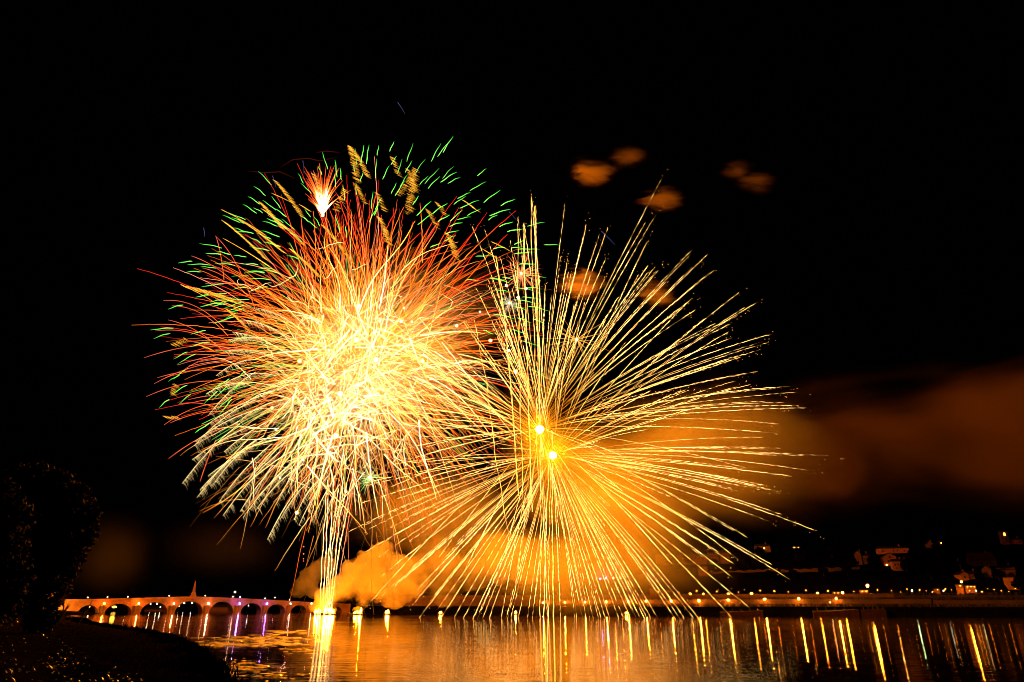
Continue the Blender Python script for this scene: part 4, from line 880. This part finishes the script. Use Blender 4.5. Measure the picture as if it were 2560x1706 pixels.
# terrace wall across the hillside
for (x0, x1, y0, y1, lab) in ((1952,2150,1432,1423,"long thin red retaining wall across the dark hillside"),(1775,1945,1437,1428,"dimmer stretch of retaining wall left of the long red one")):
    a, b = hit(x0, y0, 520), hit(x1, y0 - 8, 520); L = (Vector((b.x, b.y, 0)) - Vector((a.x, a.y, 0))).length; dz = b.z - a.z
    o = empty("retaining_wall", (a.x, a.y, a.z), lab, "wall", "retaining walls on the hill", math.atan2(b.y - a.y, b.x - a.x))
    V = []; Fs = []; n = 24
    for i in range(n + 1):
        x = L * i / n; z = dz * i / n; hh = 2.0 + 0.5 * math.sin(i * 1.9) + 0.4 * (i % 5 == 0)
        V += [(x, 0, z - 3), (x, 0, z + hh), (x, .7, z + hh), (x, .7, z - 3)]
    for i in range(n): j, k = 4*i, 4*i+4; Fs += [(j, k, k+1, j+1), (j+1, k+1, k+2, j+2), (j+2, k+2, k+3, j+3)]
    mesh_np("masonry", V, Fs + [(0,1,2,3)], M_QUAY, o)
# wall lamps and yard lamps of the houses
for x, y, lab, r in ((2211,1376,"small wall lamp at the left of the long flat fronted house",.28),(2237,1376,"brighter wall lamp on the long flat fronted house",.42),(2214,1413,"yard lamp at the foot of the broad gabled house",.4),(2288,1387,"tiny lone lamp in the dark right of the hillside group",.16),
                     (1909,1371,"red orange lamp on the ridge above the sparks",.3),(1984,1369,"tiny ridge lamp, leftmost of a pair",.13),(1995,1369,"tiny ridge lamp, rightmost of a pair",.13),(2341,1359,"tiny lamp by the small lone gabled house",.14),(2351,1358,"tiny lamp by the tiny lit cottage",.14)):
    p = hit(x, y + 4); p.y -= 2.0; p.z = float(far_z(p.x, p.y)); z = at(x, y, p.y).z
    street_lamp(p, max(1.2, z - p.z), bulb_mat((1.0, 0.38, 0.05), 110), lab, "yard lamps on the hill", r)

# ------------------------------------------------------------------ fire barges
M_FLAME = lamp_mat("open_flame", (1.0, 0.22, 0.005), 1500.0)
def barge(px0, px1, Y, lab, flames, flab, seed):
    a, b = at(px0, 1535, Y), at(px1, 1535, Y); c = (a + b) / 2; L = (b.x - a.x) / 2
    o = empty("fire_barge", (c.x, c.y, 0), lab, "barge", "fire barges moored on the river")
    MB().add([(-L*.9,-2.2,-.4),(L*.9,-2.2,-.4),(L*.9,2.2,-.4),(-L*.9,2.2,-.4),(-L,-2.6,.7),(L,-2.6,.7),(L,2.6,.7),(-L,2.6,.7)], [(0,3,2,1),(4,5,6,7),(0,1,5,4),(1,2,6,5),(2,3,7,6),(3,0,4,7)]).build("hull", M_HULL, o)
    MB().box(-L*.96, L*.96, -2.4, -2.2, .703, 1.0).box(-L*.96, L*.96, 2.2, 2.4, .703, 1.0).build("rail", M_HULL, o)
    rr = random.Random(seed)
    for k in range(max(2, int(L / 1.2))):
        x = rr.uniform(-L*.85, L*.85); y = rr.uniform(-1.6, 1.6); MB().lathe([(.22, .703), (.22, 1.5 + rr.random() * .6)], 8, (x, y)).build("mortar_tube", M_IRON, o)
    f = empty("fire", (c.x, c.y - .3, .75), flab, "fire", "fires burning on the barges")
    for (u, hgt, wd) in flames:
        pr = []; n = 9
        V = []; Fs = []; k = 8; ph = rr.uniform(0, 6)
        for i in range(n):
            t = i / (n - 1); rad = wd * 0.62 * (math.sin(math.pi * (0.22 + 0.78 * t)) ** 0.8 * (1 - 0.55 * t) + 0.02); ox = 0.35 * wd * math.sin(ph + t * 4) * t + .18 * hgt * t * t; oy = .3 * wd * math.cos(ph + t * 5) * t
            for j in range(k):
                an = 2 * math.pi * j / k; q = 1 + .25 * math.sin(3 * an + ph + t * 6); V.append((u * L + ox + rad * q * math.cos(an), oy + rad * q * math.sin(an), hgt * t))
        for i in range(n - 1):
            for j in range(k): Fs.append((i*k+j, i*k+(j+1) % k, (i+1)*k+(j+1) % k, (i+1)*k+j))
        mesh_np("flame", V, Fs, M_FLAME, f, None, True)
barge(782, 838, YB, "leftmost and longest fire barge with two clumps of tall flames", ((-.8,2.6,.6),(-.55,3.2,.7),(-.35,2.4,.55),(-.72,1.8,.5),(.02,4.6,.75),(.2,3.0,.6),(.38,3.4,.8),(.55,4.0,.7),(.7,2.8,.6),(.85,2.0,.5)), "tall yellow flames burning in two clumps on the leftmost barge", 1)
barge(868, 906, YB - 6, "second fire barge from the left, flames at its right end", ((.1,1.4,.5),(.3,1.8,.5),(.52,1.6,.4),(.72,3.6,.65),(-.1,1.0,.4)), "flames at the right end of the second barge", 2)
barge(960, 975, YB, "small third fire barge from the left with one low fire", ((-.3,1.6,.6),(.25,2.2,.8)), "small single fire on the third barge from the left", 3)
barge(1094, 1107, YB, "small fourth fire barge with a dying fire", ((.2,1.3,.45),(-.3,.9,.4)), "dying little fire on the fourth barge", 4)
barge(1281, 1294, YB, "small fifth fire barge under the golden palm cores", ((0.1,1.6,.6),(.4,1.2,.4)), "little fire on the barge under the golden palm cores", 5)
barge(1555, 1575, YB, "rightmost fire barge among the landing sparks", ((.3,1.0,.4),(-.2,.8,.35)), "faint low fire on the rightmost barge", 6)

# ------------------------------------------------------------------ smoke
def union_plume(name, lab, blobs, Y, m, vox=1.5, grp="smoke plumes from the fire barges"):
    V0, F0 = ICO2; V = []; Fs = []; b = 0; c0 = at(blobs[0][0], blobs[0][1], Y)
    for (px, py, rp, *dy) in blobs:
        p = at(px, py, Y + (dy[0] if dy else 0)); r = rp * mpp(px, py, Y)
        V.append(V0 * r * np.array((1, 1.0, 0.92)) + np.array(p - c0)); Fs.append(F0 + b); b += len(V0)
    V = np.concatenate(V); V[:, 2] = np.maximum(V[:, 2], 0.8 - c0.z)
    o = mesh_np(name, V, np.concatenate(Fs), m, None, None, False, c0)
    rm = o.modifiers.new("union", 'REMESH'); rm.mode = 'VOXEL'; rm.voxel_size = vox
    tx = bpy.data.textures.new("billows", 'CLOUDS'); tx.noise_scale = 8.0; tx.noise_depth = 4
    dm = o.modifiers.new("billow", 'DISPLACE'); dm.texture = tx; dm.strength = 11.0; dm.mid_level = 0.5; dm.texture_coords = 'GLOBAL'
    return tag(o, lab, "smoke", grp, "stuff")
def puff(name, lab, px, py, Y, rx, ry, rz, m, rot=0.0, grp=None):
    V, Fq = ICO2; q = mpp(px, py, Y); o = mesh_np(name, V, Fq, m, None, None, False, at(px, py, Y))
    o.scale = (rx * q, rz, ry * q); o.rotation_euler[1] = rot
    return tag(o, lab, "smoke", grp, "stuff")
M_SM1 = smoke_mat("thick_fire_smoke", 0.10, 0.06, 0.36, 0.62, soft=False, detail=6, aniso=0.05)
M_SM2 = smoke_mat("thin_fire_smoke", 0.03, 0.045, 0.36, 0.66, soft=False, detail=5, aniso=0.0)
union_plume("smoke_plume", "thick billowing orange smoke rising to the right from the two left fire barges", [(790,1527,9,-8),(812,1525,11,-8),(829,1526,10,-8),(886,1527,8,-12),(898,1525,9,-12),(800,1515,22),(815,1500,28),(838,1482,32),(865,1462,38),(895,1500,22),(890,1440,44),(905,1478,34),(925,1420,46),(950,1395,36),(955,1450,52),(990,1430,48),(990,1480,40),(1030,1450,44),(965,1370,22)], YB + 14, M_SM1)
union_plume("smoke_plume", "thinner brown smoke drifting right over the quay from the smaller barge fires", [(970,1515,12),(985,1490,26),(1020,1470,40),(1060,1430,60),(1120,1400,66),(1180,1420,60),(1240,1390,72),(1310,1400,64),(1120,1480,40)], YB + 24, M_SM2, 3.0)
union_plume("smoke_plume", "dark back plume leaning over the right end of the bridge", [(790,1480,20),(770,1450,26),(752,1470,22),(785,1430,26),(810,1420,30)], YB + 45, smoke_mat("back_fire_smoke", 0.05, 0.05, 0.3, 0.65, soft=False))
M_B1 = smoke_mat("burst_smoke", 0.029, 0.018, 0.48, 1.15, stretch=(1, 1, 1.4), detail=5, envw=0.6, warp=0.5)
puff("smoke_cloud", "broad glowing orange smoke hanging below and right of the golden palm cores", 1530, 1255, YG + 85, 350, 240, 62, M_B1, 0.35)
puff("smoke_cloud", "mottled brown smoke between the big cluster and the thick fire smoke", 1090, 1290, YB + 60, 290, 150, 50, smoke_mat("mottled_smoke", 0.035, 0.028, 0.5, 1.0, offs=63, detail=5, envw=0.6, warp=0.8), 0.0)
puff("smoke_cloud", "low orange smoke veil over the water behind the raining golden sparks", 1440, 1420, YG + 75, 520, 150, 45, smoke_mat("low_veil_smoke", 0.023, 0.022, 0.5, 1.05, offs=29, detail=5, envw=0.6, warp=0.6), 0.0)
M_B2 = smoke_mat("drift_smoke", 0.06, 0.012, 0.46, 1.2, stretch=(0.8, 1, 1.8), offs=37, detail=5, envw=0.6, warp=0.6)
puff("smoke_cloud", "orange smoke bank among the right hand tips of the golden sparks", 1800, 1130, YG + 100, 400, 210, 70, M_B2, 0.0)
M_FAR = smoke_mat("far_drift_smoke", 0.055, 0.010, 0.50, 1.15, stretch=(0.6, 1, 1.8), offs=91, detail=5, envw=0.52, warp=0.6, col=(0.95, 0.52, 0.16))
for px, py, dy, rx, ry, rot, lab in ((2130, 1130, 125, 440, 230, -0.16, "brownish smoke bank starting past the tips of the golden sparks at the right"), (2500, 1090, 140, 600, 260, -0.2, "dull red smoke band rising to the right edge of the picture")):
    puff("smoke_cloud", lab, px, py, YG + dy, rx, ry, 62, M_FAR, rot)
puff("smoke_cloud", "thin added smoke giving the two golden palm cores a glowing halo", 1365, 1110, YG, 240, 230, 26, smoke_mat("core_halo_smoke", 0.0008, 0.03, 0.55, 0.95, offs=17), 0.0)  # smoke volume added to spread a halo of light round the cores
puff("smoke_cloud", "orange smoke lit from within behind the big left firework cluster", 960, 850, YL + 60, 420, 360, 55, smoke_mat("cluster_smoke", 0.030, 0.02, 0.6, 0.98, offs=55), 0.0)
puff("smoke_cloud", "faint brown smoke low in the sky above the left of the bridge", 270, 1390, 620, 150, 150, 60, smoke_mat("left_smoke", 0.0024, 0.016, 0.5, 1.15, offs=5, envw=0.6), 0.0)
puff("smoke_cloud", "very faint dark red smoke under the feather plumes", 560, 1370, 600, 260, 110, 60, smoke_mat("left_smoke_dim", 0.0006, 0.012, 0.45, 1.1, offs=15, envw=0.6), 0.0)
for x, y, rx, ry, k, lab in ((1480,435,62,36,1.0,"brightest small orange smoke puff high in the black sky"),(1570,391,56,34,.22,"dim small smoke puff just above the brightest one"),(1655,498,66,34,.4,"small smoke puff at the tip of the tallest golden trail"),(1842,424,48,24,.15,"dim smoke puff at the far right, left one of a touching pair"),(1890,456,60,36,.16,"dim smoke puff at the far right, right one of a touching pair"),
                       (1458,712,66,52,.7,"smoke puff among the upper golden palm trails"),(1640,735,60,40,.35,"faint smoke puff right of the one among the golden trails")):
    puff("smoke_puff", lab, x, y, YG + 60, rx * 1.5, ry * 1.4, 17, smoke_mat("sky_puff", 0.21 * k, 0.085, 0.66, 1.02, stretch=(0.45, 1, 2.2), offs=x * .1, edge=0.95, warp=1.4, detail=5, col=(0.95, 0.66, 0.25)), 0.0, "smoke puffs high in the sky")

# ------------------------------------------------------------------ left bank: trees, lit house, brush, grass
def leaves(clumps, n, size, seed, flat=1.0):
    g = np.random.default_rng(seed); w = np.array([c[1] ** 2 for c in clumps]); idx = g.choice(len(clumps), n, p=w / w.sum())
    C = np.array([tuple(c[0]) for c in clumps])[idx]; Rr = np.array([c[1] for c in clumps])[idx]
    d = g.normal(size=(n, 3)); d /= np.linalg.norm(d, axis=1, keepdims=True)
    P = C + d * (Rr * (0.45 + 0.75 * g.random(n) ** 0.7))[:, None]
    a = g.normal(size=(n, 3)); a /= np.linalg.norm(a, axis=1, keepdims=True); b = np.cross(a, g.normal(size=(n, 3))); b /= np.linalg.norm(b, axis=1, keepdims=True)
    s = size * g.uniform(0.6, 1.5, n)[:, None]; a = a * s; b = b * s * 0.55
    V = np.stack([P - a, P + b * 0.9 + a * 0.1, P + a, P - b], 1).reshape(-1, 3)
    return V, np.arange(n * 4).reshape(n, 4)
def tree(name, base, trunk_top, clumps, n, size, lab, seed, grp, tr=0.5):
    o = empty(name, base, lab, "tree", grp); bv = np.array(base)
    m = MB(); tt = Vector(trunk_top) - Vector(base)
    m.tube([(0, 0, -.5), tt * .3 + Vector((.2, 0, 0)), tt * .65, tt], [tr * 1.3, tr, tr * .8, tr * .5], 9)
    for c, r in clumps:
        e = Vector(c) - Vector(base); st = tt * (0.45 + 0.5 * rnd.random()); m.tube([st, st.lerp(e, .5) + Vector((0, 0, -.1 * r)), e], [tr * .4, tr * .22, .05], 5)
    m.build("trunk", M_BARK, o)
    V, Fq = leaves(clumps, n, size, seed); mesh_np("crown", V - bv, Fq, M_LEAF, o)
    return o
def cl(px, py, rp, Y): return (at(px, py, Y), rp * mpp(px, py, Y))
TY = 112.0
b = at(95, 1560, TY); b.z = float(bank_z(b.x, b.y)) - .1
tree("riverside_tree", b, at(110, 1300, TY), [cl(x, y, r, TY + dy) for x, y, r, dy in ((60,1215,46,0),(100,1208,42,2),(140,1222,44,0),(178,1250,40,-2),(208,1282,36,0),(200,1320,36,2),(160,1290,50,-3),(110,1270,60,0),(60,1290,60,0),(20,1260,50,2),(185,1360,34,0),(150,1350,46,-2),(170,1400,28,0),(100,1360,58,0),(40,1380,60,0),(140,1430,30,0),(90,1440,44,0),(20,1450,50,0),(95,1186,22,1),(150,1192,18,-1),(222,1262,18,1),(232,1300,16,-1),(224,1340,20,1),(40,1186,26,0),(196,1395,16,1),(178,1432,18,-1),(160,1470,16,1),(110,1488,26,0),(60,1500,36,0),(15,1510,40,0),(130,1510,16,0),(105,1530,26,0),(88,1552,24,0),(128,1546,18,0),(104,1566,22,0))],
     30000, 0.32, "tall dark round crowned tree at the left edge, faintly lit red on its right side", 3, "trees on the left bank", .55)
b = at(-40, 1575, 96); b.z = float(bank_z(b.x, b.y)) - .1
tree("riverside_tree", b, at(-30, 1330, 96), [cl(x, y, r, 96) for x, y, r in ((-20,1260,60),(20,1300,50),(-40,1340,70),(10,1390,56),(30,1450,44),(-30,1470,60),(15,1500,36))], 12000, 0.3, "nearer dark tree cut off by the left edge of the picture", 4, "trees on the left bank", .5)
b = at(158, 1532, 470); b.z = float(bank_z(b.x, b.y))
tree("pollarded_tree", b, at(160, 1488, 470), [cl(x, y, r, 470) for x, y, r in ((150,1476,9),(162,1472,9),(172,1476,8),(160,1482,9),(140,1496,8),(150,1505,9))], 2600, 0.55, "small flat topped tree dimly lit beside the left end of the bridge", 5, "trees on the left bank", .5)
b = at(95, 1540, 440); b.z = float(bank_z(b.x, b.y))
tree("pollarded_tree", b, at(92, 1500, 440), [cl(x, y, r, 440) for x, y, r in ((86,1490,12),(98,1502,10),(78,1506,12),(128,1520,8),(134,1506,7))], 2600, 0.5, "small dark tree left of the narrow lit house", 6, "trees on the left bank", .45)
p = at(117, 1512, 505); p.z = float(bank_z(p.x, p.y)); q = mpp(117, 1505, 505)
house(111, 124, 1510, 1483, "narrow gabled house glowing orange between dark trees at the left end of the bridge", "gable", .8, 8, ((.35,.4,.9,1.2),), M_PLASTER, Y=505)
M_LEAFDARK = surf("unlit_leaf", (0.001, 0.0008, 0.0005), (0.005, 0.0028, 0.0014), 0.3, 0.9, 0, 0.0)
def hill_trees():
    spots = [(2136,1420,9,20),(2184,1418,12,24),(2268,1430,12,26),(2284,1408,12,26),(2306,1378,8,12),(2340,1374,8,10),(2300,1440,13,22),(2330,1450,12,20),(2360,1440,14,26),(2390,1432,10,22),
             (2450,1452,10,18),(2500,1452,12,22),(2552,1480,12,30),(2480,1384,13,22),(2120,1440,11,20),(2060,1440,12,18),(1985,1446,12,18),(1930,1450,12,18),(1870,1420,12,24),(1835,1412,10,22),(1786,1410,9,10),(1762,1420,10,20),(1720,1414,12,18),(1680,1416,12,20),(1900,1390,11,18),(2010,1400,12,20),(2080,1395,12,24)]
    first = None
    for (px, py, r_, h_) in spots:
        b = hit(px, py); q = mpp(px, py, b.y)
        if first is None:
            first = tree("hillside_tree", b, b + Vector((0.3, 0, h_ * q * .6)), [(b + Vector(((dx * r_) * q, dy * 2.0, (h_ * f) * q)), r_ * q * k) for dx, dy, f, k in ((0,0,.75,.8),(-.5,.5,.6,.6),(.55,-.4,.62,.6),(.1,.6,1.0,.55),(-.2,-.6,.45,.6))], 900, .55,
                         "dark bushy tree standing unlit among the houses on the hillside", 9, "dark trees among the hillside houses", .3)
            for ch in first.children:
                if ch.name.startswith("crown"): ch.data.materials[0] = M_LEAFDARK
            r0, h0, q0 = r_, h_, q
        else:
            o = first.copy(); COL.objects.link(o); o.location = b; o.rotation_euler[2] = px * 1.7
            o.scale = (r_ * q / (r0 * q0),) * 2 + (h_ * q / (h0 * q0),)
            for ch in list(first.children):
                c = ch.copy(); COL.objects.link(c); c.parent = o
hill_trees()
for i, (x0, y0, x1, y1, lab) in enumerate(((140,1552,172,1514,"dark leaning dead bush left of the abutment, bigger one"),(196,1553,232,1500,"dark leaning dead branch stuck in the bank before the first arch"))):
    Yb = 205 if i == 0 else 215; a, e = at(x0, y0, Yb), at(x1, y1, Yb); a.z = float(bank_z(a.x, a.y)) - .2; m = MB()
    m.tube([a - a, (e - a) * .5 + Vector((.3, 0, -.2)), e - a], [.22, .15, .04], 6)
    for k in range(14 if i == 0 else 5):
        st = (e - a) * rnd.uniform(.2, .9); d = (e - a).normalized() + Vector((rnd.uniform(-.5, .5), rnd.uniform(-.5, .5), rnd.uniform(-.2, .4))); m.tube([st, st + d * rnd.uniform(1, 2.6)], [.08, .02], 4)
    tag(m.build("dead_bush", M_WOOD, None, False, a), lab, "bush", "dead brush on the left bank")
def shore_reeds():
    g = np.random.default_rng(5); V = []; Fs = []
    for k in range(420):
        Yc = g.uniform(60, 330); xc = float(np.interp(Yc, SHY, SHX)) - abs(g.normal()) * 3.0 + .4; hh = g.uniform(.3, 1.1) * (1.5 if g.random() < .15 else 1)
        for q in range(16):
            bx, by = xc + g.normal() * .5, Yc + g.normal() * .8; bz = float(bank_z(bx, by)) - .1; a = g.uniform(0, 6.283); l = hh * g.uniform(.5, 1.1); bb = len(V); w = .03 + Yc * .0004
            dx, dy = math.cos(a) * l * .5, math.sin(a) * l * .5
            V += [(bx - w, by, bz), (bx + w, by, bz), (bx + dx * .4 - w * .7, by + dy * .4, bz + l * .7), (bx + dx * .4 + w * .7, by + dy * .4, bz + l * .7), (bx + dx, by + dy, bz + l)]
            Fs += [(bb, bb+1, bb+3, bb+2), (bb+2, bb+3, bb+4)]
    tag(mesh_np("reeds", np.array(V), Fs, M_DRY, None, None, True), "dark ragged reeds and tufts along the near waterline", "reeds", None, "stuff")
shore_reeds()
M_WEEDGLINT = surf("glint_weed", (0.10, 0.07, 0.03), (0.36, 0.24, 0.10), 0.9, 0.6, 0, 0.4)
def weed_glints():  # pale weed discs stand in for light glinting off ruffled water
    g = np.random.default_rng(8); V = []; Fs = []; n = 0
    for (cx, cy_, rx, ry, cnt) in ((650,1597,110,7,330),(560,1612,60,5,150),(690,1610,60,5,150),(720,1580,45,4,60),(600,1668,42,12,170),(560,1685,28,8,50),(680,1692,70,9,60),(520,1700,40,6,30),(760,1625,60,10,40)):
        for k in range(cnt):
            px, py = cx + g.normal() * rx * .55, cy_ + g.normal() * ry * .6
            if math.sin(px * .09 + cy_) * math.sin(py * .8 + px * .03) + g.normal() * .35 < 0: continue
            p = ground(px, py); a, b, h = g.uniform(.25, 1.5) * (p.y / 110), g.uniform(.15, .6) * (p.y / 110), g.uniform(.02, .10); bb = len(V); m = 8
            for rr_, z in ((1.0, -.02), (.7, h * .7)):
                for q in range(m):
                    an = 2 * math.pi * q / m; f = rr_ * g.uniform(.6, 1.2); V.append((p.x + a * f * math.cos(an), p.y + b * f * math.sin(an), z * g.uniform(.6, 1.3)))
            V.append((p.x, p.y, h)); Fs += [(bb+q, bb+(q+1) % m, bb+m+(q+1) % m, bb+m+q) for q in range(m)] + [(bb+m+q, bb+m+(q+1) % m, bb+2*m) for q in range(m)]
    tag(mesh_np("weed_glints", np.array(V), Fs, M_WEEDGLINT), "broken patches of added floating weed standing in for orange glints off the left bank", "river weed", None, "stuff")
weed_glints()
def bank_plants():
    g = np.random.default_rng(21); V = []; Fs = []; n = 0
    while n < 2400:                        # arched glossy leaves
        px, py = g.uniform(-60, 330), g.uniform(1545, 1740); 
        if px > 60 + (py - 1545) * 1.6 or math.sin(px * .045 + 1) + math.sin(py * .09 + px * .02) + g.normal() * .5 < .35: n += 1; continue
        # march to the bank along that sight line
        hitp = None
        for Y in np.geomspace(18, 240, 60):
            p = at(px, py, Y)
            if p.z <= bank_z(p.x, p.y): hitp = p; break
        if hitp is None: n += 1; continue
        dist = hitp.y; L = g.uniform(0.5, 1.2); az = g.uniform(0, 6.283); w = g.uniform(.015, .04) * (1 + dist / 70)
        d = np.array((math.cos(az), math.sin(az), 0)); sd = np.array((-d[1], d[0], 0)); base = np.array((hitp.x + g.normal() * .6, hitp.y + g.normal() * .6, 0)); base[2] = bank_z(base[0], base[1]) - .03
        bb = len(V); up = g.uniform(.5, 1.0)
        for i, t in enumerate((0, .3, .6, .85, 1)):
            c = base + d * (L * (t ** 1.5) * .7) + np.array((0, 0, L * up * (t - .62 * t * t))); ww = w * (0.5 + 1.2 * t) * (1 - t) ** .5 + .002
            tilt = np.array((0, 0, ww * .3)); V += [c - sd * ww - tilt, c + sd * ww + tilt]
        Fs += [(bb+2*i, bb+2*i+1, bb+2*i+3, bb+2*i+2) for i in range(4)]; n += 1
    tag(mesh_np("grass", np.array(V), Fs, M_BLADE, None, None, True), "arching glossy leaves and grass on the dark bank in the left foreground", "grass", None, "stuff")
    V = []; Fs = []; n = 0
    while n < 9000:                        # dry low grass down to the shore
        px, py = g.uniform(120, 540), g.uniform(1560, 1745); hitp = None
        for Y in np.geomspace(20, 240, 60):
            p = at(px, py, Y); z = bank_z(p.x, p.y)
            if p.z <= z: hitp = p if z > .15 else None; break
        n += 1
        if hitp is None: continue
        L = g.uniform(.3, .8); az = g.normal(-.4, .5); d = np.array((math.cos(az), math.sin(az), 0)); sd = np.array((-d[1], d[0], 0)); w = .012 * (1 + hitp.y / 60)
        base = np.array((hitp.x + g.normal() * .5, hitp.y + g.normal() * .5, 0)); base[2] = bank_z(base[0], base[1]) - .03; bb = len(V)
        for t in (0, .5, 1):
            c = base + d * (L * t * t * .9) + np.array((0, 0, L * (t - .5 * t * t))); V += [c - sd * w * (1.05 - t), c + sd * w * (1.05 - t)]
        Fs += [(bb, bb+1, bb+3, bb+2), (bb+2, bb+3, bb+5, bb+4)]
    tag(mesh_np("dry_grass", np.array(V), Fs, M_DRY, None, None, True), "flattened dry grass along the water's edge of the left bank", "grass", None, "stuff")
bank_plants()
